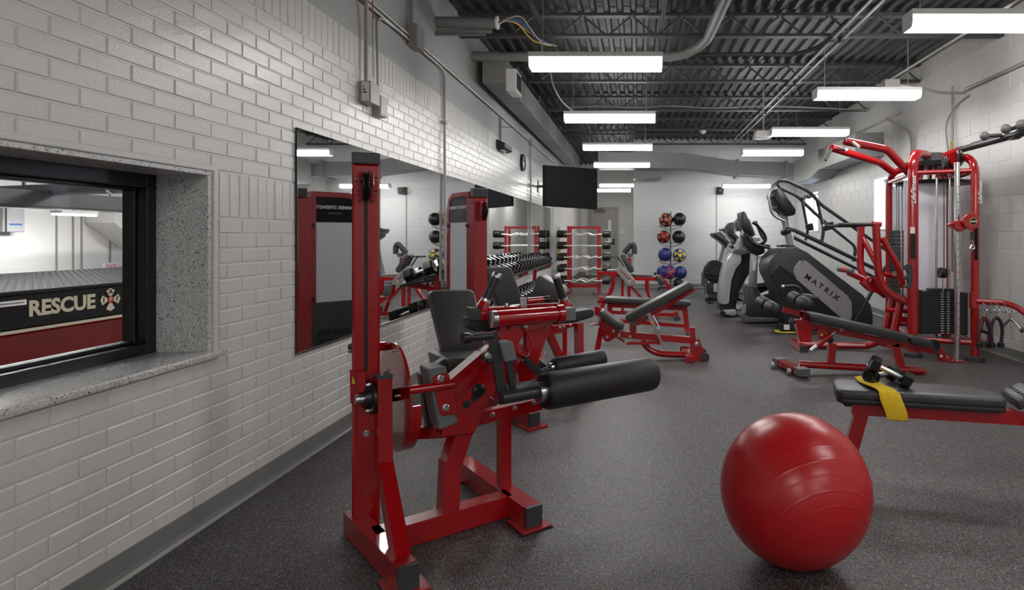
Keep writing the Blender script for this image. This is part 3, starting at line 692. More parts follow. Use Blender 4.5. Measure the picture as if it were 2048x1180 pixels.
# door
dr = struct(box(None, 'door_1', ((1181 - UC) * YD / FPX, YD - .02, .01), ((1232 - UC) * YD / FPX, YD + .03, 2.33), 'door', .003))
x0, x1 = (1181 - UC) * YD / FPX, (1232 - UC) * YD / FPX
for nm, lo, hi in (('door_jamb', (x0 - .09, YD - .06, 0), (x0 - .006, YD + .03, 2.42)), ('door_jamb', (x1 + .006, YD - .06, 0), (x1 + .09, YD + .03, 2.42)), ('door_head', (x0 - .006, YD - .06, 2.337), (x1 + .006, YD + .03, 2.42))):
    box(dr, nm, lo, hi, 'door', .004)
box(dr, 'vision_lite', tuple(at(1216, 484, YD - .03)), tuple(at(1222.5, 440, YD - .018)), 'shield')
box(dr, 'closer', tuple(at(1189, 425, YD - .1)), tuple(at(1209, 419, YD - .02)), 'midgrey', .004); bar(dr, 'closer_arm', at(1195, 419, YD - .06), at(1204, 416, YD - .1), .03, .02, 'midgrey')
q = at(1228, 484, YD - .02); h = box(dr, 'lock_case', (q.x - .05, YD - .05, q.z - .1), (q.x + .03, YD - .02, q.z + .12), 'black', .006); tube(h, 'lever', [(q.x, YD - .09, q.z - .03), (q.x - .13, YD - .09, q.z - .03)], .014, 'black', 8)
for i, (u, v) in enumerate(((1245, 462), (1243, 476), (1252, 476))):
    q = at(u, v, YD - .006); o = box(None, 'wall_plate', (q.x - (.09 if i == 0 else .035), q.y - .012, q.z - (.09 if i == 0 else .06)), (q.x + (.09 if i == 0 else .035), q.y, q.z + (.09 if i == 0 else .06)), 'paper', .003)
    tag(o, ['square white notice plate on the wall right of the door', 'left white switch plate below the notice by the door', 'right white switch plate below the notice by the door'][i], 'switch plate')
# small cabinet with a yellow tag in the left wall near its far end
t = thing('extinguisher_cabinet', 'white recess cabinet with a yellow tag on the far left wall', 'cabinet', (XL, 15.2, .8))
box(t, 'case', (XL, 14.95, .78), (XL + .05, 15.55, 1.7), 'white', .006); box(t, 'recess', (XL + .05, 15.0, .83), (XL + .052, 15.5, 1.62), 'conduit'); 
lathe(t, 'yellow_bottle', (XL + .06, 15.25, .92), (XL + .06, 15.25, 1.3), [(0, .05), (.28, .05), (.34, .02), (.38, .02)], 'lemon', 10)
box(t, 'edge_post', (XL, 14.42, 0), (XL + .06, 14.56, 2.9), 'white', .004)

# ================================================================ LEG EXTENSION MACHINE (nearest)
F1 = Frame(-1.24, 2.78, 38)
def L1(a, b, z): return F1.w(a, b, z)
le = thing('leg_extension_machine', 'red leg machine nearest the viewer, with a fat black roller and two angled grips', 'gym machine', (-1.0, 2.8, 0))
p = F1.p
# upright column turned to the room
cF = Frame(-1.262, 2.80, 25)
def cbox(name, a0, a1, b0, b1, z0, z1, m, bv=.004):
    return slab(le, name, [cF.w(a0, b0, z0), cF.w(a1, b0, z0), cF.w(a1, b1, z0), cF.w(a0, b1, z0)], Z * (z1 - z0), m, bv)
cbox('column', -.058, .058, -.055, .055, 0, 1.70, 'red', .01)
cbox('column_cap', -.059, .059, -.056, .056, 1.70, 1.752, 'cap', .004)
cbox('cable_slot', -.007, .007, .053, .0556, .76, 1.57, 'ink', 0)
tube(le, 'cable', [cF.w(0, .066, 1.62), cF.w(0, .066, .76)], .004, 'satin', 6)
for s in (-1, 1):
    slab(le, 'pulley_bracket', [cF.w(s * .020, .05, 1.66), cF.w(s * .020, .12, 1.655), cF.w(s * .020, .135, 1.60), cF.w(s * .020, .12, 1.53), cF.w(s * .020, .05, 1.525)], cF.a * (s * .012), 'red', .002)
    bolt(le, cF.w(s * .032, .10, 1.63), cF.a * s, .008, 'chrome'); bolt(le, cF.w(s * .032, .10, 1.57), cF.a * s, .008, 'chrome')
lathe(le, 'pulley', cF.w(-.014, .09, 1.60), cF.w(.014, .09, 1.60), [(0, .03), (0, .062), (.006, .064), (.014, .054), (.022, .064), (.028, .062), (.028, .03)], 'black', 24)
tube(le, 'pulley_axle', [cF.w(-.04, .10, 1.63), cF.w(.04, .10, 1.63)], .006, 'chrome', 8)
bolt(le, cF.w(-.06, .03, .87), -cF.a, .012, 'black'); bolt(le, cF.w(-.06, .02, .85), -cF.a, .010, 'chrome')
# formed guard plate with sticker in front of the column
gp = [(699, 739), (716, 744), (731, 744), (731, 782), (737, 792), (749, 815), (749, 930), (738, 905), (716, 884), (716, 822), (701, 806)]
gd = slab(le, 'guard_plate', [cF.p(u, v, b=.085) for u, v in gp], -cF.b * .006, 'red', .001)
slab(gd, 'warning_sticker', [cF.p(u, v, b=.088) for u, v in ((706, 752), (711, 768), (703, 767))], cF.b * .001, 'sticker')
slab(le, 'guard_flange', [cF.p(u, v, b=.084) for u, v in ((716, 744), (731, 744), (731, 782), (716, 781))], cF.b * .03, 'red', .002)
bolt(le, cF.p(733, 867, b=.09), cF.b, .012)
# base
bar(le, 'base_beam', L1(-.055, -.07, .055), L1(.0, .56, .055), .075, .10)
bar(le, 'base_beam', L1(-.03, .20, .055), L1(.60, .20, .055), .085, .10)
bar(le, 'base_beam', L1(.605, -.40, .055), L1(.625, .40, .055), .085, .10)
for a, b, s in ((.0, .565, 1), (.625, .405, 1), (.605, -.405, -1)):
    bar(le, 'beam_end_cap', L1(a, b, .055), L1(a, b + s * .022, .055), .080, .104, 'cap', .003)
    slab(le, 'foot_plate', [L1(a - .075, b - s * .12, .001), L1(a + .075, b - s * .12, .001), L1(a + .075, b + s * .05, .001), L1(a - .075, b + s * .05, .001)], Z * .012, 'red', .002)
    slab(le, 'foot_pad', [L1(a - .08, b - s * .125, 0), L1(a + .08, b - s * .125, 0), L1(a + .08, b + s * .055, 0), L1(a - .08, b + s * .055, 0)], Z * .006, 'black')
for a, b in ((.67, .30), (.67, .22)): bolt(le, L1(a, b, .06), F1.a, .01)
bolt(le, L1(.60, .245, .06), F1.b, .01)
# front post with bearing
pp = [p(766, 756, a=.035), p(768, 928, a=.035), p(805, 1132, a=.005)]
for i in (0, 1): bar(le, 'front_post', pp[i], pp[i + 1] + (Vector((0, 0, -.02)) if i == 0 else Vector()), .062, .062, 'red', .005, tuple(F1.b))
bar(le, 'front_post_cap', pp[0], pp[0] + Z * .018, .066, .066, 'cap', .003, tuple(F1.b))
bc = p(741, 795, a=-.01)
lathe(le, 'bearing_flange', bc + F1.a * .01, bc - F1.a * .04, [(0, .075), (.014, .075), (.016, .052), (.04, .045), (.04, .02)], 'black', 24)
lathe(le, 'shaft_end', bc - F1.a * .02, bc - F1.a * .07, [(0, .024), (.035, .024), (.045, .018)], 'steel', 16)
for dz in (.058, -.058): bolt(le, bc - F1.a * .008 + Z * dz, -F1.a, .011)
# cam disc
dc = p(787, 790, a=.12)
bm = bmesh.new(); N = 40; rad = .248
for off in (0, .012): pass
ring0 = [bm.verts.new(dc + F1.b * (rad * math.cos(2 * math.pi * k / N)) + Z * (rad * math.sin(2 * math.pi * k / N))) for k in range(N)]
ring1 = [bm.verts.new(v.co + F1.a * .012) for v in ring0]
bm.faces.new(ring0); bm.faces.new(ring1[::-1])
for k in range(N): bm.faces.new((ring0[k], ring0[(k + 1) % N], ring1[(k + 1) % N], ring1[k]))
mk('cam_disc', bm, 'red', le)
bm = bmesh.new(); prev = None                        # raised rim on the lower front half
for k in range(17):
    t = -math.pi * .62 + k / 16 * math.pi * .62
    d = F1.b * math.cos(t) + Z * math.sin(t)
    ring = [bm.verts.new(dc + d * (rad + o) + F1.a * q) for o, q in ((0, -.002), (.012, -.002), (.012, .05), (0, .05))]
    if prev:
        for i in range(4): bm.faces.new((prev[i], prev[(i + 1) % 4], ring[(i + 1) % 4], ring[i]))
    else: bm.faces.new(ring)
    prev = ring
bm.faces.new(prev[::-1]); mk('cam_rim', bm, 'red', le)
lathe(le, 'threaded_hub', bc + F1.a * .03, dc + F1.a * .005, [(0, .04), (.02, .04), (.021, .032), ((dc - bc).length - .03, .032)], 'black', 20)
bar(le, 'cam_stop', dc + F1.b * -.10 + Z * .20 - F1.a * .02, dc + F1.b * -.10 + Z * .24 - F1.a * .02, .03, .03)
for b_, z_ in ((.0, .21), (-.1, .1), (.07, .01), (-.14, -.06)): bolt(le, dc + F1.b * b_ + Z * z_ - F1.a * .001, -F1.a, .006)
# middle posts and frame
bar(le, 'middle_post', L1(.295, .20, .09), L1(.31, .19, .33), .08, .08, 'red', .006, tuple(F1.b)); bar(le, 'middle_post', L1(.31, .19, .31), L1(.39, .19, .52), .08, .085, 'red', .006, tuple(F1.b))
bar(le, 'right_post', L1(.61, .13, .09), L1(.61, .13, .52), .055, .055, 'red', .005, tuple(F1.b))
bar(le, 'rear_beam', p(795, 866, b=-.06), p(905, 862, b=-.06), .05, .055)
bar(le, 'seat_rail', p(945, 838, b=.15), p(1080, 806, b=.15), .05, .06)
for u, v in ((985, 829), (1030, 816), (1068, 806)): bolt(le, p(u, v, b=.185), F1.b, .010)
arm = [(893, 768), (966, 706), (992, 692), (1004, 700), (1006, 770), (978, 800), (950, 868), (885, 875), (895, 800)]
slab(le, 'swing_frame', [p(u, v, b=.26) for u, v in arm], -F1.b * .09, 'red', .006)
bar(le, 'frame_rib', p(905, 790, b=.265), p(985, 722, b=.265), .012, .05, 'red', .003, tuple(F1.b))
for u, v in ((948, 795), (932, 808)): lathe(le, 'pivot_nut', p(u, v, b=.255), p(u, v, b=.255) + F1.b * .03, [(0, .018), (.012, .018), (.012, .011), (.03, .011)], 'satin', 10)
lathe(le, 'pivot_boss', p(955, 780, b=.25), p(955, 780, b=.25) + F1.b * .03, [(0, .032), (.02, .032), (.03, .02)], 'black', 20)
slab(le, 'counterweight', [p(u, v, b=.27) for u, v in ((857, 739), (893, 733), (917, 846), (879, 861))], -F1.b * .13, 'slate', .006)
slab(le, 'weight_plate', [p(u, v, b=.272) for u, v in ((864, 755), (868, 751), (893, 745), (897, 748), (915, 822), (912, 828), (884, 831), (879, 826))], F1.b * .008, 'red', .002)
for u, v in ((881, 757), (892, 815)): bolt(le, p(u, v, b=.28), F1.b, .014, 'chrome')
tube(le, 'push_rod', [p(818, 781, b=.28), p(908, 768, b=.29)], .019, 'red', 12)
# seat and back
def pad4(par, name, pts, th, m='pad', b=.02):
    return slab(par, name, pts, th, m, b, 3)
bk = [(860, 586), (868, 580), (942, 578), (951, 586), (976, 700), (971, 712), (898, 714), (889, 706)]
def bkp(u, v):
    t = (v - 580) / 132
    return p(u, v, b=-.42 + .20 * t)
slab(le, 'backrest', [bkp(u, v) for u, v in bk], -F1.b * .075 - Z * .01, 'pad', .016, 3)
slab(le, 'seat', [p(u, v, b=-.02) for u, v in ((893, 722), (898, 717), (985, 712), (988, 760), (900, 765))], -F1.b * .28, 'pad', .014, 3)
slab(le, 'seat_underside', [p(u, v, b=-.04) for u, v in ((840, 750), (893, 716), (905, 830), (858, 860))], -F1.b * .06, 'cap', .006)
# lever with handle, weight and roller
lv = .44
bar(le, 'lever_arm', p(984, 664, b=lv), p(1007, 806, b=lv), .042, .022, 'satin', .004, tuple(F1.b))
slab(le, 'lever_bracket', [p(u, v, b=lv + .01) for u, v in ((1012, 722), (1027, 720), (1035, 797), (1027, 800), (1018, 760))], -F1.b * .02, 'satin', .003)
slab(le, 'weight_block', [p(u, v, b=lv + .03) for u, v in ((1000, 686), (1026, 683), (1035, 721), (1010, 725))], -F1.b * .075, 'slate', .005)
h0, h1 = p(986, 671, b=lv), p(925, 677, b=lv)
tube(le, 'handle_bar', [h0, h1], .017, 'satin', 14); lathe(le, 'handle_knob', h0.lerp(h1, .72), h1, [(0, .018), (.01, .024), ((h1 - h0).length * .28, .026)], 'black', 16)
lathe(le, 'lever_pivot', p(978, 713, b=lv + .02) - F1.b * .02, p(978, 713, b=lv + .02) + F1.b * .025, [(0, .026), (.035, .026), (.045, .020)], 'satin', 16); bolt(le, p(976, 712, b=lv + .04), F1.b, .013)
tube(le, 'red_link', [p(993, 680, b=lv - .05), p(1000, 690, b=lv - .1), p(1004, 715, b=lv - .12)], .02, 'red', 10, .03)
A0, A1 = p(1003, 797, b=.50), p(1092, 781, b=.50)
tube(le, 'roller_axle', [A0, A1], .027, 'satin', 16)
tube(le, 'rear_axle', [p(1000, 783, b=.40), p(1080, 766, b=.40)], .022, 'slate', 14)
R0, R1 = p(1088, 783, b=.50), p(1303, 747, b=.50); dd = (R1 - R0).normalized()
roller(le, 'roller', R0, R1, .086)
lathe(le, 'roller_end', R0 - dd * .006, R0 + dd * .01, [(0, .05), (.002, .076), (.012, .08)], 'black', 28)
lathe(le, 'roller_collar', R0 - dd * .035, R0, [(0, .028), (0, .046), (.003, .048), (.033, .048), (.035, .046)], 'steel', 24)
bolt(le, R0 - dd * .02 - Z * .047 + F1.b * .01, F1.b - Z * .3, .005, 'ink')

# ================================================================ LEG CURL MACHINE (second)
F2 = Frame(-1.331, 4.985, 42)
lc = thing('leg_curl_machine', 'second red machine behind the nearest one, with a tall shrouded weight tower', 'gym machine', (-.9, 4.6, 0))
p = F2.p
def c2(name, a0, a1, b0, b1, z0, z1, m, bv=.004, seg=1, par=None):
    return slab(par or lc, name, [F2.w(a0, b0, z0), F2.w(a1, b0, z0), F2.w(a1, b1, z0), F2.w(a0, b1, z0)], Z * (z1 - z0), m, bv, seg)
c2('tower_post', -.05, .07, -.07, .05, 0, 1.69, 'red', .008); c2('tower_post_cap', -.052, .072, -.02, .052, 1.69, 1.765, 'cap', .004)
tw = [F2.w(-.05, -.05, 0), F2.w(-.05, -.05, 1.745), F2.w(-.05, -.36, 1.745), F2.w(-.05, -.44, 1.70), F2.w(-.05, -.47, 1.60), F2.w(-.05, -.47, 0), F2.w(-.05, -.42, 0), F2.w(-.05, -.42, 1.59), F2.w(-.05, -.40, 1.67), F2.w(-.05, -.35, 1.70), F2.w(-.05, -.09, 1.70), F2.w(-.05, -.09, 0)]
slab(lc, 'tower_frame', tw, F2.a * .10, 'red', .004)
pl = c2('name_placard', -.045, -.035, -.42, -.06, 1.49, 1.70, 'navyblack', .002)
rt = face_rot(-F2.b, Z) if (-F2.b).cross(Z).dot(-F2.a) > 0 else face_rot(F2.b, Z)
text(pl, 'lettering', 'HAMMER STRENGTH', F2.w(-.048, -.24, 1.615), rt, .038, 'paper', .001, 0, .0012)
text(pl, 'lettering', 'LIFE FITNESS', F2.w(-.048, -.24, 1.565), rt, .02, 'greyprint', .001)
c2('clear_shield', -.040, -.032, -.43, -.06, .80, 1.50, 'shield', .001)
sh = c2('lower_shroud', -.055, -.040, -.44, -.06, .10, .82, 'cap', .004)
text(sh, 'lettering', 'HAMMER', F2.w(-.058, -.24, .56), rt, .07, 'ink', .001, 0, .002); text(sh, 'lettering', 'STRENGTH', F2.w(-.058, -.24, .49), rt, .06, 'ink', .001, 0, .002)
for b, z in ((-.42, 1.46), (-.07, 1.46), (-.42, .85), (-.07, .85)): bolt(lc, F2.w(-.052, b, z), -F2.a, .012, 'satin')
for k in range(12): c2('weight_plate', -.02, .10, -.40, -.10, .12 + k * .03, .146 + k * .03, 'satin', .002)
for s in (-1, 1):
    slab(lc, 'pulley_bracket', [F2.w(.01 + s * .018, .045, 1.66), F2.w(.01 + s * .018, .11, 1.65), F2.w(.01 + s * .018, .125, 1.58), F2.w(.01 + s * .018, .10, 1.50), F2.w(.01 + s * .018, .045, 1.50)], F2.a * (s * .010), 'red', .002)
lathe(lc, 'pulley', F2.w(-.004, .085, 1.58), F2.w(.024, .085, 1.58), [(0, .03), (0, .06), (.006, .062), (.014, .052), (.022, .062), (.028, .06), (.028, .03)], 'black', 20)
bar(lc, 'base_beam', F2.w(.0, -.47, .055), F2.w(.0, .86, .055), .08, .10); bar(lc, 'beam_end_cap', F2.w(.0, .86, .055), F2.w(.0, .885, .055), .084, .104, 'cap', .003)
c2('foot_plate', -.08, .08, .74, .93, 0, .013, 'red', .002)
bar(lc, 'base_beam', F2.w(.0, .30, .055), F2.w(.75, .30, .055), .08, .10); bar(lc, 'base_beam', F2.w(.75, -.3, .055), F2.w(.75, .55, .055), .08, .10)
for a, b, zt in ((.02, .62, .55), (.75, .40, .62)): bar(lc, 'upright', F2.w(a, b, .10), F2.w(a + .02, b - .04, zt), .06, .06, 'red', .005, tuple(F2.b))
def P2(u, v, b=.45): return F2.p(u, v, b=b)
slab(lc, 'backrest', [P2(u, v, -.15) for u, v in ((970, 540), (978, 534), (1018, 533), (1024, 537), (1049, 606), (1046, 625), (1004, 625), (1000, 618))], -F2.b * .09, 'pad', .016, 3)
slab(lc, 'seat', [P2(u, v, .1) for u, v in ((985, 655), (1085, 648), (1085, 668), (990, 676))], -F2.b * .3, 'pad', .014, 3)
# thigh hold-down unit with two grips: belongs to the nearest machine, in front of its backrest
def P1(u, v, b): return F1.p(u, v, b=b)
slab(le, 'thigh_bar', [P1(u, v, .16) for u, v in ((962, 617), (1040, 613), (1040, 640), (962, 642))], -F1.b * .075, 'red', .005)
slab(le, 'thigh_bar_cap', [P1(u, v, .16) for u, v in ((945, 616), (962, 617), (962, 642), (946, 641))], -F1.b * .075, 'cap', .003)
slab(le, 'thigh_beam', [P1(u, v, .12) for u, v in ((1030, 611), (1146, 606), (1146, 620), (1030, 634))], -F1.b * .06, 'red', .005)
for (u0, v0), (u1, v1), b in (((968, 608), (996, 546), .13), ((1128, 604), (1110, 547), .10)):
    g0, g1 = P1(u0, v0, b), P1(u1, v1, b); d = (g1 - g0).normalized(); L = (g1 - g0).length
    lathe(le, 'grip_socket', g0 - d * .025, g0 + d * .012, [(0, .034), (.037, .026)], 'red', 16); lathe(le, 'grip_collar', g0 + d * .008, g0 + d * .026, [(0, .025), (.018, .025)], 'steel', 16)
    lathe(le, 'grip', g0 + d * .022, g1, [(0, .0215), (L - .045, .0215)], 'foam', 16); lathe(le, 'grip_tip', g1 - d * .026, g1, [(0, .023), (.022, .023), (.026, .020)], 'steel', 16)
k0, k1 = P1(1047, 603, .14), P1(1098, 598, .14); d = (k1 - k0).normalized()
tube(le, 'plunger_sleeve', [k0 + d * .02, k1 - d * .035], .017, 'red', 14); lathe(le, 'plunger_knob', k1 - d * .045, k1, [(0, .013), (.01, .018), (.045, .018)], 'black', 14); bar(le, 'plunger_plate', k0 - Z * .035, k0 + Z * .018, .036, .010, 'steel', .002, tuple(F1.b))
bolt(le, P1(1013, 612, .125), Z, .010)
q0, q1 = P1(990, 638, .24), P1(1112, 628, .24); d = (q1 - q0).normalized()
tube(le, 'cross_tube', [q0, q1], .041, 'red', 20); lathe(le, 'tube_cap', q0 - d * .022, q0 + d * .003, [(0, .036), (.002, .042), (.025, .042)], 'steel', 20); lathe(le, 'tube_flange', q1, q1 + d * .035, [(0, .049), (.035, .049)], 'red', 20)
slab(le, 'weight_block', [P1(u, v, .26) for u, v in ((1126, 618), (1152, 615), (1153, 641), (1127, 643))], -F1.b * .07, 'slate', .005)
slab(le, 'thigh_pad', [P1(u, v, .15) for u, v in ((942, 636), (948, 640), (1000, 640), (1000, 660), (952, 664), (942, 655))], -F1.b * .11, 'foam', .009, 3)
slab(le, 'thigh_pad', [P1(u, v, .12) for u, v in ((1148, 624), (1182, 618), (1190, 622), (1188, 634), (1150, 646), (1110, 650), (1108, 644))], -F1.b * .11, 'foam', .008, 3)
slab(le, 'side_plate', [P1(u, v, .21) for u, v in ((1002, 652), (1105, 640), (1104, 652), (1052, 662), (1036, 690), (1034, 740), (1004, 800), (990, 800), (996, 690))], -F1.b * .035, 'red', .003)
slab(le, 'side_plate', [P1(u, v, .16) for u, v in ((1052, 655), (1098, 648), (1096, 668), (1078, 720), (1062, 790), (1040, 790), (1036, 730), (1052, 700))], -F1.b * .035, 'red', .003)
tube(le, 'cable_loop', [P1(1050, 655, .23), P1(1060, 675, .23), P1(1062, 700, .23), P1(1054, 715, .23), P1(1035, 705, .23)], .005, 'darkred', 8, .06)
tube(le, 'stop_peg', [P1(1038, 711, .2), P1(1062, 702, .2)], .014, 'red', 10)
bolt(le, P1(1019, 656, .212), F1.b, .010, 'darkred'); bolt(le, P1(1050, 653, .215), F1.b, .012)
for u0, v0, u1, v1, b in ((1047, 716, 1082, 750, .22), (1074, 724, 1096, 744, .10)):
    bar(le, 'calf_lever', P1(u0, v0, b), P1(u1, v1, b), .032, .015, 'satin', .003, tuple(F1.b))
bolt(le, P1(1053, 724, .232), F1.b, .010, 'satin')
r0, r1 = P1(1106, 735, .17), P1(1207, 716, .17)
roller(le, 'calf_roller', r0, r1, .050); lathe(le, 'roller_collar', r0 - (r1 - r0).normalized() * .02, r0, [(0, .026), (.02, .026)], 'steel', 18)
tube(le, 'calf_axle', [r0, P1(1078, 745, .17)], .015, 'satin', 12)
bar(lc, 'rear_beam', P2(1052, 672, .3), P2(1130, 655, .3), .06, .06); 
for u, v in ((1120, 655), (1127, 653), (1140, 650)): bolt(lc, P2(u, v, .36), F2.b, .010)
slab(lc, 'foot_arm', [P2(u, v, .34) for u, v in ((1105, 652), (1156, 646), (1150, 653), (1110, 664))], -F2.b * .06, 'red', .004)
bar(lc, 'upright', P2(1096, 664, .30), F2.w(.75, .30, .08), .055, .055, 'red', .005, tuple(F2.b))
# third pad and frame beyond it
ub = thing('padded_bench', 'tilted dark pad on a red frame between the leg curl and the dumbbell rack', 'bench', (at(1095, 600, 6.6).x, 6.6, 0))
pslab(ub, 'pad', [(1062, 592), (1074, 553), (1082, 551), (1128, 579), (1133, 588), (1120, 606), (1066, 604)], 6.5, .34, 'pad', .02, 3)
pbar(ub, 'frame_rail', (1075, 612), (1135, 618), 6.65, .05, .06); pbar(ub, 'frame_strut', (1085, 590), (1108, 612), 6.66, .04, .05)
for u in (1078, 1130):
    q = at(u, 615, 6.65); bar(ub, 'leg', q, (q.x, q.y, .03), .05, .05); bar(ub, 'foot', (q.x, q.y - .25, .03), (q.x, q.y + .25, .03), .06, .06)

# ================================================================ DUMBBELL RACK AND DUMBBELLS
def dumbbell_parts(hr, hl, L, r=.016, m='hex'):
    """local meshes along y: handle, two hex heads"""
    bm = bmesh.new(); add_lathe(bm, (0, -L / 2, 0), (0, L / 2, 0), [(0, r * .8), (.02, r * .9), (L / 2, r * 1.12), (L - .02, r * .9), (L, r * .8)], 10)
    for f in bm.faces: f.smooth = True
    h = bpy.data.meshes.new('handle'); bm.to_mesh(h); bm.free(); h.materials.append(M['steel'])
    bm = bmesh.new(); add_lathe(bm, (0, 0, 0), (0, 1, 0), [(0, hr * .72), (hl * .12, hr), (hl * .88, hr), (hl, hr * .78), (hl * .97, hr * .5)], 6)
    bmesh.ops.recalc_face_normals(bm, faces=bm.faces[:])
    e = bpy.data.meshes.new('head'); bm.to_mesh(e); bm.free(); e.materials.append(M[m])
    return h, e
def put_dumbbell(h, e, L, loc, rot, label, group, z6=0.0):
    t = thing('dumbbell', label, 'dumbbell', loc, group); t.rotation_euler = rot
    for me, y, rz in ((h, 0, 0), (e, L / 2 - .015, 0), (e, -L / 2 + .015, math.pi)):
        o = bpy.data.objects.new('handle' if me is h else 'head', me); COL.objects.link(o); o.parent = t; o.location = (0, y, 0); o.rotation_euler = (0, z6, rz)
    return t
rk = thing('dumbbell_rack', 'long two-tier dumbbell rack with red legs along the mirror', 'rack', (-1.72, 10.2, 0))
RY0, RY1 = 6.3, 11.5
for z, x, tl_ in ((.90, -1.77, 'upper'), (.46, -1.62, 'lower')):
    for dx, dz in ((-.10, .040), (.10, -.040)):
        bar(rk, tl_ + '_rail', (x + dx, RY0, z + dz), (x + dx, RY1, z + dz - .01), .04, .03, 'satin')
    for y in (RY0, RY1): bar(rk, 'rail_end', (x - .12, y, z + .05), (x + .14, y, z - .05), .04, .03, 'satin')
for y in (6.6, 8.9, 11.2):
    tube(rk, 'leg', [(-1.90, y, .94), (-1.93, y, .55), (-1.88, y, .05)], .035, 'darkred', 10, .1); bar(rk, 'arm', (-1.92, y, .80), (-1.62, y, .84), .06, .05, 'darkred'); bar(rk, 'arm', (-1.92, y, .36), (-1.48, y, .40), .06, .05, 'darkred')
    bar(rk, 'foot', (-1.98, y, .03), (-1.42, y, .03), .07, .06, 'darkred')
kinds = [dumbbell_parts(.066 + .0025 * k, .085 + .003 * k, .15) for k in range(8)]
for tier, (z, x, n) in enumerate(((.90, -1.78, 21), (.46, -1.63, 21))):
    for i in range(n):
        k = min(7, i * 8 // n); hr = .066 + .0025 * k
        y = RY1 - .15 - i * (RY1 - RY0 - .3) / (n - 1)
        w = ['far', 'near'][i >= n / 2]
        lab = '%s hex dumbbell from the far end on the %s tier of the rack' % (ORD[i], ['top', 'lower'][tier])
        t = put_dumbbell(kinds[k][0], kinds[k][1], .15, (x + .01, y, z + .01 + hr * 1.0), (0, 0, 0), lab, 'hex dumbbells on the rack', 0)
        t.rotation_euler = (0, math.radians(22), math.pi / 2); t.rotation_mode = 'XYZ'
        t.matrix_world = Matrix.Translation(t.location) @ Matrix.Rotation(math.radians(22), 4, 'Y') @ Matrix.Rotation(math.pi / 2, 4, 'Z')

# ================================================================ BARBELL RACK
YK = 14.35
br = thing('barbell_rack', 'upright red rack holding wavy curl bars near the door', 'rack', (at(1165, 590, YK).x, YK, 0))
for u in (1137, 1197):
    for dy in (0, .42): 
        q = at(u, 590, YK); bar(br, 'upright', (q.x, YK + dy, 0), (q.x, YK + dy, 1.62), .06, .06, 'red', .005, (0, 1, 0))
    bar(br, 'side_rail', (q.x, YK, .10), (q.x, YK + .42, .10), .05, .05)
xl, xr = at(1137, 0, YK).x, at(1197, 0, YK).x
for z in (.19, 1.585): bar(br, 'cross_rail', (xl, YK + .0, z), (xr, YK, z), .05, .055); bar(br, 'cross_rail', (xl, YK + .42, z), (xr, YK + .42, z), .05, .055)
q = at(1193, 586, YK - .2); lathe(br, 'caster', (q.x - .09, YK - .06, .035), (q.x - .05, YK - .06, .035), [(0, .035), (.04, .035)], 'cap', 12)
zs = [EYE - (v - VC) * YK / FPX for v in (468, 491, 514, 537, 561)]
for side in (0, 1):
    for i, z in enumerate(zs):
        y = YK - .07 if side == 0 else YK + .49
        t = thing('curl_bar', 'chrome %scurl bar on the %s pegs of the red rack, %s side' % ('' if i != 1 else 'straight ', ['top', 'second', 'third', 'fourth', 'bottom'][i], ['front', 'back'][side]), 'barbell', ((xl + xr) / 2, y, z), 'curl bars on the red rack')
        x0, x1 = xl - .09, xr + .10; am = .0 if i == 1 else .028
        n = 14; pts = []
        for k in range(n + 1):
            s = k / n; w = 0 if s < .18 or s > .82 else math.sin((s - .18) / .64 * math.pi * 4 + i * .8)
            pts.append((x0 + (x1 - x0) * s, y + am * .4 * w, z + am * w - .01 * s))
        tube(t, 'bar', pts, .016, 'brightbar', 8, .04)
        for x, s in ((x0, -1), (x1, 1)):
            lathe(t, 'weight_head', (x + s * .0, y, z), (x + s * .17, y, z), [(0, .07), (.01, .088), (.15, .09), (.17, .08), (.17, .04)], 'black', 18); lathe(t, 'collar', (x - s * .03, y, z), (x, y, z), [(0, .025), (.03, .03)], 'chrome', 10)
        for x in (xl, xr): bar(br, 'peg', (x, YK if side == 0 else YK + .42, z - .03), (x, y, z - .03), .03, .02, 'red')

# ================================================================ MEDICINE BALL RACK
YM = 15.3
mr = thing('ball_rack', 'thin steel ball rack with four wire tiers at the back wall', 'rack', (at(1341, 580, YM).x, YM, 0))
xc = at(1341, 580, YM).x
tube(mr, 'post', [(xc, YM, .06), (xc, YM, 2.0)], .018, 'midgrey', 10)
for a in range(3):
    d = Vector((math.cos(a * 2.094 + .6), math.sin(a * 2.094 + .6), 0)); q = Vector((xc, YM, .07)); bar(mr, 'foot', q, q + d * .32, .04, .03, 'black'); e = q + d * .32
    lathe(mr, 'caster', (e.x - .02, e.y, .04), (e.x + .02, e.y, .04), [(0, .04), (.04, .04)], 'black', 12)
tiers = [455, 489, 525, 559]
for v in tiers:
    z = EYE - (v - 4 - VC) * YM / FPX
    for s in (-1, 1):
        tube(mr, 'wire_tier', [(xc, YM - .03, z - .12), (xc + s * .26, YM - .13, z - .04), (xc + s * .29, YM - .10, z), (xc + s * .05, YM - .12, z)], .008, 'midgrey', 6, .06)
        tube(mr, 'wire_tier', [(xc, YM + .03, z - .12), (xc + s * .26, YM + .1, z - .04), (xc + s * .29, YM + .08, z), (xc, YM + .1, z)], .008, 'midgrey', 6, .06)
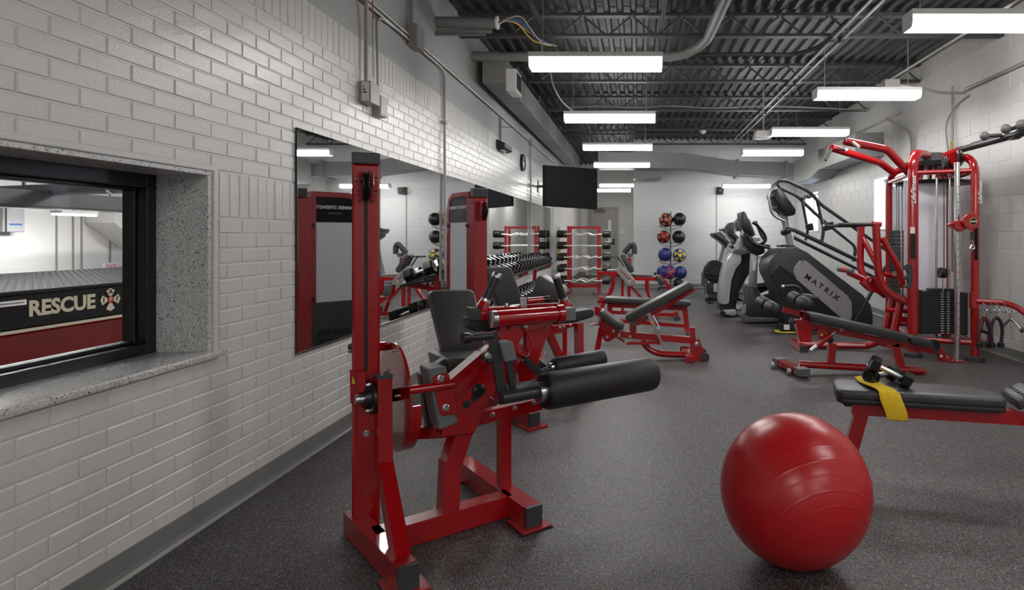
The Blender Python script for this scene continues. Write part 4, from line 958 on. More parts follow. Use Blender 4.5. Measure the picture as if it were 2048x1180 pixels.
def med_ball(u, v, rpx, base, patch, label, seed, mark=False):
    c = at(u, v, YM - .03); r = rpx * YM / FPX
    t = thing('medicine_ball', label, 'ball', c, 'medicine balls on the wire rack')
    bm = ball_bm(c, r, 24, 16); mk('ball', bm, base, t, True)
    rr = random.Random(seed)
    if patch:
        for k in range(6):                            # triangular vinyl panels
            d = Vector((rr.uniform(-1, 1), -1 if k < 6 else 1, rr.uniform(-1, 1)))
            if k < 5: a = k * 1.2566 + seed; d = Vector((math.cos(a) * .75, -.75, math.sin(a) * .75))
            if k == 5: d = Vector((0.05, -1, 0.02)) if seed % 2 else Vector((0, 1, .3))
            d.normalize(); x, y, _ = axes(d); w = rr.uniform(.44, .54); sp = rr.uniform(0, 6)
            bm = bmesh.new(); cv = bm.verts.new(c + d * (r * 1.012)); ring = []
            for i in range(12):
                a = sp + i / 12 * 2 * math.pi; ph = (i % 4) / 4; rad = w * (1 if i % 4 == 0 else .62 if i % 4 != 2 else .5)
                ring.append(bm.verts.new(c + (d + (x * math.cos(a) + y * math.sin(a)) * rad).normalized() * (r * 1.008)))
            for i in range(12): bm.faces.new((cv, ring[i], ring[(i + 1) % 12]))
            mk('panel', bm, patch, t)
    if mark:
        for dx, dz in ((.03, .02), (.05, .0)): bar(t, 'print_mark', c + Vector((dx, -r * 1.0, dz)), c + Vector((dx + .01, -r * 1.0, dz + .035)), .016, .004, 'paper', 0)
    return t
med_ball(1332, 440, 14.3, 'black', 'orange', 'black medicine ball with orange panels, top left of the rack', 3)
med_ball(1359, 438.5, 13.2, 'black', None, 'plain black medicine ball, top right of the rack', 4)
med_ball(1327, 474, 13.2, 'black', 'scarlet', 'black medicine ball with red panels, second tier left', 7)
med_ball(1357.5, 474, 13.3, 'black', None, 'black medicine ball with white print, second tier right', 5, True)
med_ball(1330, 509, 14, 'navy', None, 'plain blue medicine ball, third tier left', 6)
med_ball(1359, 510.5, 13.5, 'navy', 'lemon', 'blue medicine ball with yellow panels, third tier right', 9)
med_ball(1326, 544, 13, 'navy', None, 'blue medicine ball half hidden at the left of the bottom tier', 11)
med_ball(1339, 545, 14, 'navy', 'scarlet', 'blue medicine ball with red panels, bottom tier', 13, True)
med_ball(1361, 545, 13, 'navy', None, 'blue medicine ball with faint print, bottom tier right', 15, True)
med_ball(1357, 566, 10, 'black', None, 'small black medicine ball at the foot of the rack', 17)

# ================================================================ BENCHES IN THE MIDDLE
YI = 6.62
ib = thing('incline_bench', 'red adjustable bench with its back pad raised, in the middle of the floor', 'bench', (at(1300, 720, YI).x, YI + .2, 0))
pslab(ib, 'back_pad', [(1250, 633), (1253, 643), (1266, 643), (1388, 577), (1386, 569), (1382, 566), (1376, 566)], YI, .29, 'pad', .018, 3)
pslab(ib, 'seat_pad', [(1198, 627), (1201, 622), (1206, 623), (1226, 637), (1246, 651), (1248, 657), (1244, 662), (1234, 660), (1202, 637)], YI, .30, 'pad', .016, 3)
pslab(ib, 'back_rail', [(1267, 644), (1389, 576), (1390, 582), (1276, 652)], YI + .11, .07, 'red', .004)
pslab(ib, 'seat_bracket', [(1196, 641), (1206, 633), (1240, 662), (1236, 672), (1217, 684), (1208, 681)], YI + .08, .012, 'red', .002)
pslab(ib, 'seat_bracket', [(1196, 641), (1206, 633), (1240, 662), (1236, 672), (1217, 684), (1208, 681)], YI + .19, .012, 'red', .002)
for u, v in ((1199, 641), (1214, 674), (1227, 662), (1260, 673), (1252, 684)): bolt(ib, at(u, v, YI + .075), (0, -1, 0), .014)
a0 = at(1203, 655, YI + .14); a1 = at(1193, 703, YI + .14); a1.z = .05
bar(ib, 'front_leg', a0, a1, .06, .06, 'red', .005, (0, 1, 0)); bar(ib, 'front_foot', (a1.x, YI - .02, .03), (a1.x, YI + .33, .03), .07, .06)
tube(ib, 'pull_handle', [at(1206, 654, YI + .1), at(1194, 648, YI + .1), at(1181, 650, YI + .08)], .010, 'red', 8, .03)
pbar(ib, 'main_beam', (1240, 668), (1384, 680), YI + .14, .07, .085); pbar(ib, 'post', (1266, 645), (1266, 672), YI + .14, .075, .07)
lathe(ib, 'pivot', at(1266, 646, YI + .06), at(1266, 646, YI + .06) + Vector((0, .16, 0)), [(0, .03), (.16, .03)], 'midgrey', 14)
pbar(ib, 'link', (1234, 674), (1254, 686), YI + .1, .02, .03, 'darkred'); pbar(ib, 'link', (1252, 686), (1314, 685), YI + .1, .03, .05)
tube(ib, 'lower_tube', [at(1283, 680, YI + .14), at(1296, 698, YI + .14), at(1318, 708, YI + .14), at(1372, 710, YI + .14)], .035, 'red', 10, .15)
pslab(ib, 'support_strut', [(1293, 628), (1299, 624), (1330, 694), (1328, 700), (1325, 694)], YI + .04, .014, 'steel', .002); pslab(ib, 'support_strut', [(1293, 628), (1299, 624), (1330, 694), (1328, 700), (1325, 694)], YI + .23, .014, 'steel', .002)
ptube(ib, 'strut_tube', [(1305, 631), (1318, 656)], YI + .02, .012, 'chrome'); pslab(ib, 'strut_catch', [(1314, 651), (1319, 651), (1319, 659), (1314, 659)], YI + .01, .02, 'paper', .003)
pslab(ib, 'warning_sticker', [(1299, 645), (1306, 642), (1307, 648)], YI + .036, .002, 'sticker')
pslab(ib, 'ladder_plate', [(1315, 669), (1322, 671), (1320, 690), (1314, 690)], YI + .08, .02, 'red', .002)
pbar(ib, 'rear_post', (1384, 655), (1386, 690), YI + .14, .06, .06)
for dy in (.05, .20): pslab(ib, 'rear_plate', [(1380, 690), (1388, 684), (1398, 677), (1410, 708), (1418, 712), (1418, 720), (1412, 723), (1372, 725), (1369, 712), (1380, 708)], YI + dy, .014, 'red', .002)
bolt(ib, at(1393, 688, YI + .05), (0, -1, 0), .024); bolt(ib, at(1411, 717, YI + .05), (0, -1, 0), .018)
q = at(1378, 722, YI); bar(ib, 'rear_foot', (q.x, YI - .06, .035), (q.x, YI + .40, .035), .09, .06); q = at(1411, 716, YI)
for dy in (.0, .25): lathe(ib, 'wheel', (q.x, YI + dy + .02, .05), (q.x, YI + dy + .05, .05), [(0, .045), (.03, .045)], 'cap', 16)
tube(ib, 'rear_handle', [at(1362, 702, YI + .3), at(1362, 694, YI + .3), at(1378, 696, YI + .3)], .012, 'darkred', 8, .03)
# flat bench behind
YF = 8.35
fb = thing('flat_bench', 'low flat red bench with a thin dark pad behind the incline bench', 'bench', (at(1295, 665, YF).x, YF, 0))
pslab(fb, 'pad', [(1206, 599), (1210, 595), (1378, 603), (1383, 606), (1382, 611), (1376, 613), (1212, 606)], YF, .28, 'pad', .014, 3)
pbar(fb, 'beam', (1215, 609), (1372, 616), YF + .14, .07, .05)
for u, uf in ((1220, 1217), (1369, 1376)):
    q = at(u, 612, YF + .14); w = at(uf, 665, YF); bar(fb, 'leg', q, (w.x, YF + .14, .04), .07, .07, 'red', .005, (0, 1, 0)); bar(fb, 'foot', (w.x, YF - .12, .03), (w.x, YF + .40, .03), .07, .06)
    for dy in (-.13, .39): bar(fb, 'foot_cap', (w.x, YF + dy, .03), (w.x, YF + dy + .02, .03), .074, .064, 'cap')
pbar(fb, 'end_handle', (1198, 597), (1212, 598), YF + .14, .05, .05); pbar(fb, 'end_handle', (1195, 603), (1216, 604), YF + .05, .04, .05)
pbar(fb, 'low_beam', (1218, 640), (1376, 652), YF + .14, .05, .05)
pslab(fb, 'step_plate', [(1189, 612), (1212, 620), (1212, 628), (1190, 632)], YF - .1, .05, 'red', .004)
# hyperextension bench
YH = 10.0
hb = thing('back_extension_bench', 'red back extension bench with silver selector plate and black leg pads', 'bench', (at(1265, 635, YH).x, YH, 0))
pslab(hb, 'platform', [(1213, 540), (1238, 540), (1238, 543), (1213, 543)], YH + .2, .3, 'midgrey', .006); pslab(hb, 'platform', [(1262, 548), (1305, 550), (1305, 554), (1262, 552)], YH + .1, .4, 'midgrey', .006)
pbar(hb, 'top_rail', (1197, 546), (1240, 547), YH, .06, .05); pbar(hb, 'top_rail', (1262, 557), (1312, 558), YH, .06, .055); pbar(hb, 'top_rail', (1197, 546), (1312, 558), YH + .5, .05, .05)
for pts in ([(1226, 548), (1226, 578), (1208, 600)], [(1294, 560), (1294, 580), (1306, 605)]):
    for dy in (0, .5): 
        t_ = [at(u, v, YH + dy) for u, v in pts]; t_.append(Vector((t_[-1].x + (t_[-1].x - t_[1].x) * .5, YH + dy, .04))); tube(hb, 'curved_leg', t_, .035, 'red', 10, .2)
pbar(hb, 'strut', (1245, 546), (1245, 622), YH + .1, .045, .045); pbar(hb, 'strut', (1258, 572), (1258, 612), YH + .15, .055, .055); pbar(hb, 'strut', (1262, 573), (1290, 604), YH + .15, .04, .045)
pbar(hb, 'base_beam', (1220, 624), (1352, 630), YH + .2, .06, .06); pbar(hb, 'base_beam', (1350, 622), (1358, 640), YH, .06, .05)
for u in (1222, 1352): q = at(u, 630, YH); bar(hb, 'foot', (q.x, YH - .1, .03), (q.x, YH + .55, .03), .07, .06); bar(hb, 'foot_cap', (q.x, YH - .12, .03), (q.x, YH - .1, .03), .08, .07, 'cap')
pslab(hb, 'selector_plate', [(1233, 535), (1238, 531), (1256, 545), (1273, 564), (1272, 569), (1262, 571), (1253, 568), (1234, 544)], YH - .06, .012, 'steel', .002)
for i in range(5): pslab(hb, 'selector_notch', [(1240 + i * 4, 538 + i * 4), (1243 + i * 4, 540 + i * 4), (1241 + i * 4, 546 + i * 4)], YH - .064, .004, 'darkred')
pslab(hb, 'warning_sticker', [(1256, 561), (1262, 561), (1259, 566)], YH - .063, .002, 'sticker')
pslab(hb, 'thigh_pad', [(1240, 512), (1245, 508), (1250, 511), (1267, 536), (1268, 543), (1263, 546), (1256, 542)], YH, .28, 'pad', .02, 3)
pbar(hb, 'pad_post', (1259, 515), (1262, 545), YH + .1, .05, .06); tube(hb, 'roller_bracket', [at(1248, 506, YH + .05), at(1264, 487, YH + .05), at(1269, 492, YH + .05), at(1269, 508, YH + .05)], .045, 'pad', 12, .04); pslab(hb, 'pad_hub', [(1255, 506), (1266, 506), (1264, 514), (1256, 514)], YH + .0, .12, 'midgrey', .01)
for dy in (0, .25): tube(hb, 'hand_grip', [at(1218, 513, YH + dy), at(1235, 513, YH + dy), at(1248, 533, YH + dy)], .012, 'satin', 8, .05)
pslab(hb, 'ankle_pad', [(1312, 553), (1318, 550), (1330, 564), (1327, 572), (1320, 571), (1312, 560)], YH - .05, .2, 'pad', .02, 3)
pbar(hb, 'ankle_arm', (1319, 550), (1344, 581), YH + .1, .05, .055); pbar(hb, 'ankle_arm', (1310, 558), (1330, 566), YH + .15, .04, .04, 'satin')
pslab(hb, 'adjust_knob', [(1308, 545), (1313, 545), (1313, 550), (1308, 550)], YH + .0, .05, 'black', .008)

# ================================================================ STAIR CLIMBER
YS = 8.75
st = thing('stair_climber', 'dark grey stair climber with a silver MATRIX side panel', 'gym machine', (at(1650, 660, YS).x, YS + .35, 0))
pslab(st, 'body', [(1536, 533), (1542, 517), (1564, 495), (1592, 493), (1616, 505), (1727, 590), (1743, 610), (1747, 630), (1747, 655), (1740, 662), (1585, 662), (1565, 615), (1553, 580), (1538, 550)], YS, .72, 'charcoal', .03, 2)
pslab(st, 'body_side', [(1541, 548), (1560, 530), (1600, 560), (1690, 640), (1690, 655), (1590, 655), (1568, 610), (1556, 578)], YS - .012, .02, 'black', .005)
sp = pslab(st, 'silver_panel', [(1587, 543), (1590, 534), (1599, 522), (1610, 520), (1617, 525), (1697, 593), (1704, 606), (1704, 636), (1700, 641), (1690, 641), (1683, 637), (1593, 559)], YS - .022, .03, 'silver', .006)
for u, v in ((1606.5, 523), (1696.5, 597)): lathe(sp, 'screw', at(u, v, YS - .03), at(u, v, YS - .03) + Vector((0, .02, 0)), [(0, .009), (.015, .009)], 'ink', 8)
pa, pb = at(1613, 553, YS - .028), at(1675, 596, YS - .028)
text(sp, 'lettering', 'M A T R I X', (pa + pb) / 2 + Vector((0, 0, .0)), face_rot(pb - pa, Z), .105, 'ink', .002, 0, .002, 1.12)
pslab(st, 'neck_collar', [(1560, 494), (1564, 489), (1590, 491), (1593, 495)], YS + .2, .3, 'black', .006)
ptube(st, 'mast', [(1583, 496), (1566, 418)], YS + .35, .062, 'silver', seg=14)
pslab(st, 'console', [(1545, 392), (1551, 378), (1562, 376), (1592, 418), (1592, 428), (1584, 432), (1572, 431)], YS + .12, .46, 'black', .02, 2)
pslab(st, 'console_neck', [(1552, 416), (1560, 405), (1580, 432), (1568, 430)], YS + .2, .3, 'charcoal', .01)
ptube(st, 'front_rail', [(1556, 363), (1546, 372), (1537, 392), (1543, 425), (1553, 435), (1570, 442)], YS + .1, .022, 'steel', .15)
for dy, off in ((.0, 0), (.66, 0)):
    y = YS + dy
    if dy == 0: ptube(st, 'hand_rail', [(1553, 366), (1560, 361), (1575, 362), (1612, 380), (1626, 390), (1640, 408), (1795, 516)], y, .024, 'satin', .18)
    else: ptube(st, 'hand_rail', [(1554, 368), (1560, 376), (1594, 392), (1604, 402), (1640, 436), (1708, 490), (1711, 500), (1707, 523)], y, .024, 'satin', .15)
ptube(st, 'side_rail', [(1573, 461), (1582, 458), (1590, 461), (1790, 556)], YS + .02, .030, 'satin', .1); ptube(st, 'side_rail', [(1583, 473), (1760, 560)], YS + .6, .026, 'satin')
lathe(st, 'rail_hub', at(1567, 465, YS + .25), at(1580, 459, YS + .05), [(0, .05), (.05, .055), (.15, .05)], 'black', 14)
ptube(st, 'rail_post', [(1603, 395), (1616, 462), (1611, 481)], YS + .62, .022, 'satin', .1); ptube(st, 'rail_post', [(1634, 400), (1648, 460), (1643, 484)], YS + .04, .024, 'satin', .1)
pslab(st, 'control_pad', [(1614, 449), (1626, 446), (1628, 460), (1616, 462)], YS + .5, .12, 'black', .008); pslab(st, 'control_pad', [(1649, 447), (1668, 443), (1668, 458), (1651, 462)], YS + .0, .12, 'black', .008)
pslab(st, 'phone_tray', [(1615, 388), (1626, 392), (1624, 396), (1614, 393)], YS, .2, 'midgrey', .004); pslab(st, 'phone_tray', [(1602, 393), (1612, 397), (1610, 399), (1602, 397)], YS + .5, .1, 'black', .004)
ptube(st, 'rear_strut', [(1775, 528), (1702, 656)], YS + .02, .028, 'satin'); pslab(st, 'hinge_lug', [(1664, 545), (1671, 546), (1668, 551), (1663, 549)], YS + .1, .1, 'black', .004)
for i in range(4):                                    # steps showing behind the slope
    q = at(1632 + i * 28, 512 + i * 21.5, YS + .2); box(st, 'step', (q.x - .36, YS + .12, q.z - .10), (q.x - .06, YS + .6, q.z - .03), 'black', .006)
pslab(st, 'floor_skirt', [(1580, 655), (1747, 652), (1747, 668), (1583, 668)], YS + .02, .6, 'black', .01)
q = at(1575, 655, 8.6)
cbx = thing('transformer_box', 'small black power box with a white label and yellow base by the stair climber', 'power box', (q.x, 8.6, 0))
box(cbx, 'base', (q.x - .16, 8.55, 0), (q.x + .1, 8.75, .02), 'lemon', .004); box(cbx, 'case', (q.x - .10, 8.57, .02), (q.x + .1, 8.73, .13), 'black', .006); box(cbx, 'label_plate', (q.x - .06, 8.563, .05), (q.x + .02, 8.57, .12), 'paper')
tube(cbx, 'cord', [(q.x - .1, 8.6, .06), (q.x - .2, 8.55, .12), (q.x - .24, 8.5, .02), (q.x - .1, 8.45, .012), (q.x + .4, 8.5, .012)], .008, 'black', 6, .08)

# ================================================================ BIKES, ELLIPTICAL, TREADMILLS, ROWER
YU = 9.5
bk_ = thing('upright_bike', 'upright exercise bike with a silver post and dark base', 'exercise bike', (at(1520, 645, YU).x, YU + .2, 0))
pslab(bk_, 'post', [(1503, 500), (1518, 502), (1514, 575), (1498, 575)], YU + .1, .10, 'silver', .015, 2)
pslab(bk_, 'post_label', [(1507, 521), (1512, 522), (1511, 541), (1505.5, 541)], YU + .094, .004, 'paper')
pslab(bk_, 'housing', [(1496, 574), (1514, 574), (1523, 592), (1545, 583), (1556, 580), (1590, 600), (1590, 640), (1490, 640), (1484, 625), (1494, 606)], YU + .02, .3, 'charcoal', .02, 2)
pslab(bk_, 'base', [(1481, 632), (1484, 626), (1500, 635), (1600, 637), (1600, 643), (1500, 645), (1486, 641)], YU, .42, 'midgrey', .01)
pslab(bk_, 'label_plate', [(1483, 612), (1493, 609), (1492, 626), (1484, 628)], YU + .01, .06, 'silver', .005)
for u in (1491, 1497): lathe(bk_, 'wheel', (at(u, 643, YU).x, YU - .01, .05), (at(u, 643, YU).x, YU + .03, .05), [(0, .03), (.04, .03)], 'midgrey', 12)
pslab(bk_, 'console_arm', [(1486, 470), (1494, 466), (1505, 484), (1530, 492), (1530, 506), (1518, 511), (1502, 506), (1490, 490)], YU + .05, .3, 'black', .02, 2)
ptube(bk_, 'handlebar', [(1492, 470), (1505, 487), (1530, 494), (1543, 498)], YU - .02, .022, 'black', .1); ptube(bk_, 'handlebar', [(1492, 472), (1510, 488), (1540, 492)], YU + .42, .022, 'black', .1)
ptube(bk_, 'grip_loop', [(1505, 445), (1512, 448), (1530, 470), (1532, 482), (1520, 490)], YU + .2, .026, 'black', .12)
pslab(bk_, 'reading_tray', [(1503, 473), (1522, 475), (1522, 482), (1508, 484)], YU + .1, .2, 'silver', .006)
ptube(bk_, 'crank_disc_rim', [(1553, 610), (1560, 595), (1575, 588)], YU, .012, 'midgrey', .1)
YE = 10.3
el = thing('elliptical_trainer', 'elliptical trainer with a curved pale grey front shell', 'gym machine', (at(1470, 630, YE).x, YE + .3, 0))
pslab(el, 'front_shell', [(1441, 608), (1442, 575), (1448, 543), (1455, 522), (1465, 505), (1480, 506), (1484, 511), (1483, 524), (1472, 538), (1464, 560), (1460, 590), (1459, 606), (1452, 610)], YE, .5, 'shell', .03, 2)
pslab(el, 'dark_shell', [(1467, 503), (1484, 498), (1502, 503), (1500, 545), (1488, 565), (1476, 590), (1472, 612), (1474, 622), (1442, 620), (1440, 608), (1459, 608), (1461, 588), (1466, 560), (1475, 540), (1485, 524), (1485, 512)], YE + .03, .44, 'black', .01)
pslab(el, 'shell_cap', [(1465, 506), (1470, 498), (1500, 500), (1500, 506), (1484, 510)], YE - .01, .5, 'midgrey', .008)
pslab(el, 'front_foot', [(1446, 622), (1472, 620), (1474, 630), (1466, 632), (1448, 628)], YE - .1, .2, 'shell', .012, 2)
lathe(el, 'foot_wheel', (at(1444, 627, YE).x, YE - .1, .07), (at(1444, 627, YE).x, YE - .05, .07), [(0, .05), (.05, .05)], 'black', 14)
pslab(el, 'base_plate', [(1440, 618), (1500, 618), (1500, 632), (1476, 634), (1474, 626), (1444, 626)], YE + .1, .5, 'black', .01)
ptube(el, 'mast', [(1474, 500), (1491, 458)], YE + .2, .055, 'silver'); ptube(el, 'mast', [(1483, 500), (1495, 468)], YE + .35, .03, 'silver')
pslab(el, 'console', [(1483, 425), (1488, 422), (1492, 426), (1508, 465), (1508, 474), (1500, 476), (1492, 470), (1484, 452)], YE + .05, .5, 'black', .02, 2); pslab(el, 'console_back', [(1494, 434), (1500, 440), (1512, 470), (1506, 472)], YE + .1, .4, 'midgrey', .008)
ptube(el, 'moving_arm', [(1511, 442), (1522, 470), (1530, 482), (1524, 492), (1510, 492)], YE + .5, .024, 'black', .12)
pbar(el, 'side_rail', (1515, 516), (1555, 505), YE + .3, .06, .09, 'shell'); pslab(el, 'rear_cap', [(1540, 497), (1560, 493), (1562, 504), (1545, 507)], YE + .25, .16, 'black', .01)
for i, (v, m) in enumerate(((572, 'charcoal'), (580, 'black'), (588, 'blue'))): pbar(el, 'pedal_rail', (1512, v + 2), (1552, v - 4), YE + .4, .12, .07, m)
lathe(el, 'yellow_knob', at(1543, 563, YE + .3), at(1543, 563, YE + .3) + Vector((0, .08, 0)), [(0, .03), (.06, .035), (.08, .02)], 'orange', 12)
pbar(el, 'ramp_rail', (1478, 592), (1496, 600), YE + .3, .08, .05, 'shell'); pbar(el, 'ramp_rail', (1487, 560), (1487, 590), YE + .5, .03, .03, 'silver')
YR = 12.4
rw = thing('rowing_machine', 'upright-stored black rowing machine with a big round flywheel', 'rowing machine', (at(1430, 605, YR).x, YR, 0))
fc = at(1429.5, 543, YR)
lathe(rw, 'flywheel_cage', fc - Vector((0, .10, 0)), fc + Vector((0, .10, 0)), [(0, .10), (.01, .22), (.04, .235), (.16, .235), (.19, .22), (.2, .1)], 'black', 28)
for k in range(3): lathe(rw, 'cage_ring', fc - Vector((0, .105, 0)), fc - Vector((0, .095, 0)), [(0, .08 + k * .06), (.008, .084 + k * .06)], 'satin', 28) if k == 0 else bar(rw, 'cage_spoke', fc + Vector((-.2, -.108, .07 - .1 * k)), fc + Vector((.2, -.108, -.03 - .1 * (k - 1))), .012, .02, 'satin', .002)
pslab(rw, 'side_case', [(1404, 547), (1409, 540), (1413, 545), (1411, 572), (1404, 572)], YR + .1, .2, 'midgrey', .01); pslab(rw, 'damper_band', [(1427, 567), (1435, 567), (1434, 585), (1427, 584)], YR - .09, .2, 'shell', .01)
pslab(rw, 'under_case', [(1413, 566), (1446, 566), (1440, 590), (1420, 588)], YR - .05, .15, 'charcoal', .02, 2)
for a, b in (((1413, 560), (1419, 606)), ((1444, 570), (1424, 607)), ((1412, 590), (1414, 604))): ptube(rw, 'leg', [a, b], YR, .014, 'black')
pslab(rw, 'foot', [(1416, 604), (1428, 605), (1426, 609), (1416, 608)], YR - .1, .2, 'black', .005); 
for u, v in ((1414, 592), (1413, 600)): lathe(rw, 'roller_wheel', at(u, v, YR - .06), at(u, v, YR - .06) + Vector((0, .04, 0)), [(0, .03), (.04, .03)], 'silver' if v == 592 else 'black', 12)
pslab(rw, 'floor_tag', [(1428, 611), (1437, 610), (1437, 613), (1428, 613)], YR - .2, .1, 'paper')
for Yt, du, dv, lab in ((12.9, 0, 0, 'nearer treadmill with a black tilted console between rower and elliptical'), (13.9, 18, -9, 'further treadmill with a black tilted console behind the elliptical')):
    q = at(1440 + du, 560, Yt)
    tm = thing('treadmill', lab, 'treadmill', (q.x + .5, Yt + .4, 0), 'treadmills at the back wall')
    for y in (Yt, Yt + .78):
        pm = [(1441 + du, 548 + dv), (1449 + du, 548 + dv), (1464 + du, 488 + dv), (1456 + du, 486 + dv)]
        pts = [at(u, v, Yt) for u, v in pm]; pts[0].z = pts[1].z = .25; pts[0].x -= .08; pts[1].x -= .08
        slab(tm, 'mast', [Vector((c.x, y, c.z)) for c in pts], (0, .06, 0), 'silver', .012)
        slab(tm, 'hand_rail', [Vector((at(u, v, Yt).x, y, at(u, v, Yt).z)) for u, v in ((1452 + du, 489 + dv), (1467 + du, 492 + dv), (1488 + du, 512 + dv), (1486 + du, 517 + dv), (1464 + du, 499 + dv))], (0, .05, 0), 'black', .01)
    pslab(tm, 'console', [(1428 + du, 466 + dv), (1437 + du, 466 + dv), (1452 + du, 476 + dv), (1467 + du, 490 + dv), (1466 + du, 497 + dv), (1456 + du, 495 + dv), (1443 + du, 482 + dv), (1430 + du, 474 + dv)], Yt + .02, .8, 'black', .02, 2)
    pslab(tm, 'console_shell', [(1438 + du, 464 + dv), (1446 + du, 462 + dv), (1456 + du, 472 + dv), (1452 + du, 476 + dv)], Yt + .1, .64, 'silver', .01)
    pslab(tm, 'screen', [(1454 + du, 455 + dv), (1462 + du, 445 + dv), (1468 + du, 444 + dv), (1469 + du, 462 + dv), (1460 + du, 472 + dv)], Yt + .15, .5, 'charcoal', .015, 2)
    box(tm, 'motor_hood', (q.x - .25, Yt - .02, .04), (q.x + .30, Yt + .86, .30), 'midgrey', .05, 2); box(tm, 'deck', (q.x + .28, Yt - .02, .06), (q.x + 1.75, Yt + .86, .19), 'charcoal', .02); box(tm, 'belt', (q.x + .32, Yt + .15, .19), (q.x + 1.7, Yt + .70, .195), 'black')

# ================================================================ DECLINE BENCH (in front of the tower)
YQ = 6.05
db = thing('decline_bench', 'long red decline bench with round foam ankle rollers at the left', 'bench', (at(1710, 745, YQ).x, YQ, 0))
ptube(db, 'base_tube', [(1598, 728), (1846, 742)], YQ, .036, 'red', seg=14); lathe(db, 'base_tube_end', at(1846, 742, YQ), at(1850, 742.5, YQ), [(0, .037), (.015, .03)], 'darkred', 14)
c0, c1 = at(1563, 712, YQ + .28), at(1600, 740, YQ - .12); c0.z = c1.z = .055
bar(db, 'cross_foot', c0, c1, .10, .055, 'red', .015)
dd = (c1 - c0).normalized()
for c, s in ((c0, -1), (c1, 1)): bar(db, 'cross_foot_cap', c + dd * (s * -.02), c + dd * (s * .10), .115, .07, 'midgrey', .03)
for c in (c0 + Vector((-.10, -.05, -.02)), c1 + Vector((-.09, .06, -.02))): lathe(db, 'wheel', c - Vector((.02, 0, 0)), c + Vector((.01, 0, 0)), [(0, .03), (.03, .03)], 'silver', 14)
for (a, b) in (((1664, 686), (1661, 726)), ((1788, 688), (1802, 736))): pbar(db, 'post', a, b, YQ, .075, .06)
pbar(db, 'main_beam', (1597, 645), (1866, 702), YQ, .06, .06)
pslab(db, 'long_pad', [(1617, 631), (1620, 627), (1628, 627), (1813, 669), (1818, 675), (1815, 683), (1808, 684), (1624, 643)], YQ - .14, .28, 'pad', .014, 3)
pslab(db, 'head_pad', [(1820, 676), (1823, 672), (1862, 680), (1867, 685), (1865, 695), (1860, 697), (1824, 688)], YQ - .14, .28, 'pad', .014, 3)
for u, v in ((1683, 660), (1813, 681)): bolt(db, at(u, v, YQ - .04), (0, -1, 0), .012)
ptube(db, 'adjust_sleeve', [(1634, 692), (1662, 669)], YQ - .08, .028, 'red', seg=12); ptube(db, 'adjust_pin', [(1622, 702), (1636, 690)], YQ - .08, .024, 'steel', seg=12); ptube(db, 'adjust_pin', [(1660, 671), (1670, 664)], YQ - .08, .010, 'steel')
pslab(db, 'sticker_plate', [(1635, 655), (1652, 660), (1651, 670), (1645, 682), (1638, 679)], YQ - .06, .012, 'red', .002); pslab(db, 'warning_sticker', [(1640, 672), (1647, 672), (1643.5, 665)], YQ - .063, .002, 'sticker')
lathe(db, 'pivot_disc', at(1661, 681, YQ - .05), at(1661, 681, YQ - .05) + Vector((0, .1, 0)), [(0, .03), (.1, .03)], 'black', 14)
pbar(db, 'roller_beam', (1566, 619), (1604, 629), YQ + .02, .05, .05); pbar(db, 'roller_post', (1605, 622), (1609, 645), YQ + .02, .06, .05)
def foam(a, ya, b, yb, r, n):
    q0, q1 = at(*a, ya), at(*b, yb); d = (q1 - q0).normalized(); L = (q1 - q0).length; m = L * .45
    lathe(db, 'foam_roller', q0, q0 + d * m, [(0, .02), (0, r * .9), (.02, r), (m - .02, r), (m, r * .9), (m, .02)], 'foam', 20)
    lathe(db, 'foam_roller', q1 - d * m * .98, q1, [(0, .02), (0, r * .9), (.02, r), (m - .05, r), (m - .02, r * .8), (m, r * .35)], 'foam', 20); tube(db, 'roller_axle', [q0, q1], .02, 'black', 10)
foam((1585, 594), YQ + .24, (1617, 611), YQ - .2, .066, 0); foam((1521, 603), YQ + .24, (1552, 621), YQ - .2, .066, 1)
ptube(db, 'loop_handle', [(1565, 573), (1590, 572), (1601, 577), (1603, 592)], YQ + .1, .016, 'satin', .1); ptube(db, 'loop_handle_tip', [(1563, 573), (1568, 573)], YQ + .1, .019, 'steel')
pslab(db, 'side_wing', [(1604, 588), (1626, 590), (1641, 595), (1632, 597), (1606, 596)], YQ + .2, .1, 'midgrey', .004)
ptube(db, 'pull_lever', [(1864, 692), (1869, 703), (1880, 712)], YQ - .1, .012, 'satin', .02); lathe(db, 'lever_tip', at(1879, 711, YQ - .1), at(1883, 713.5, YQ - .1), [(0, .014), (.02, .018), (.03, .010)], 'chrome', 12)
pslab(db, 'front_bracket', [(1592, 640), (1618, 640), (1626, 648), (1624, 662), (1594, 660)], YQ - .05, .1, 'red', .006)
ptube(db, 'grey_knob', [(1580, 640), (1592, 644)], YQ + .05, .03, 'midgrey')

# ================================================================ CABLE TOWER (multi station)
mj = thing('cable_tower', 'tall red multi-station cable machine with row arms by the right wall', 'gym machine', (3.55, 7.4, 0))
FLc, FRc = Vector((at(1826, 712, 6.9).x, 6.9, 0)), Vector((at(1950, 722, 6.66).x, 6.66, 0))
BLc, BRc = Vector((at(1778, 600, 8.15).x, 8.15, 0)), Vector((4.03, 7.95, 0))
HUB = Vector((3.62, 7.42, 2.34))
def zpx(v, y): return EYE - (v - VC) * y / FPX
for c, v, ov in ((FLc, 305, 1.35), (FRc, 312, 1.0), (BLc, 345, 1.0), (BRc, 350, 1.2)):
    zt = zpx(v, c.y); r = .045; h = (HUB - c); h.z = 0; h.normalize()
    tube(mj, 'column', [c + Z * .05, c + Z * zt, c + h * .45 + Z * (zt + .02)], r, 'red', 14, .22, None, ov)
    lathe(mj, 'column_foot', c, c + Z * .06, [(0, .10), (.045, .10), (.06, .06)], 'cap', 20)
zb = zpx(346, 6.9)
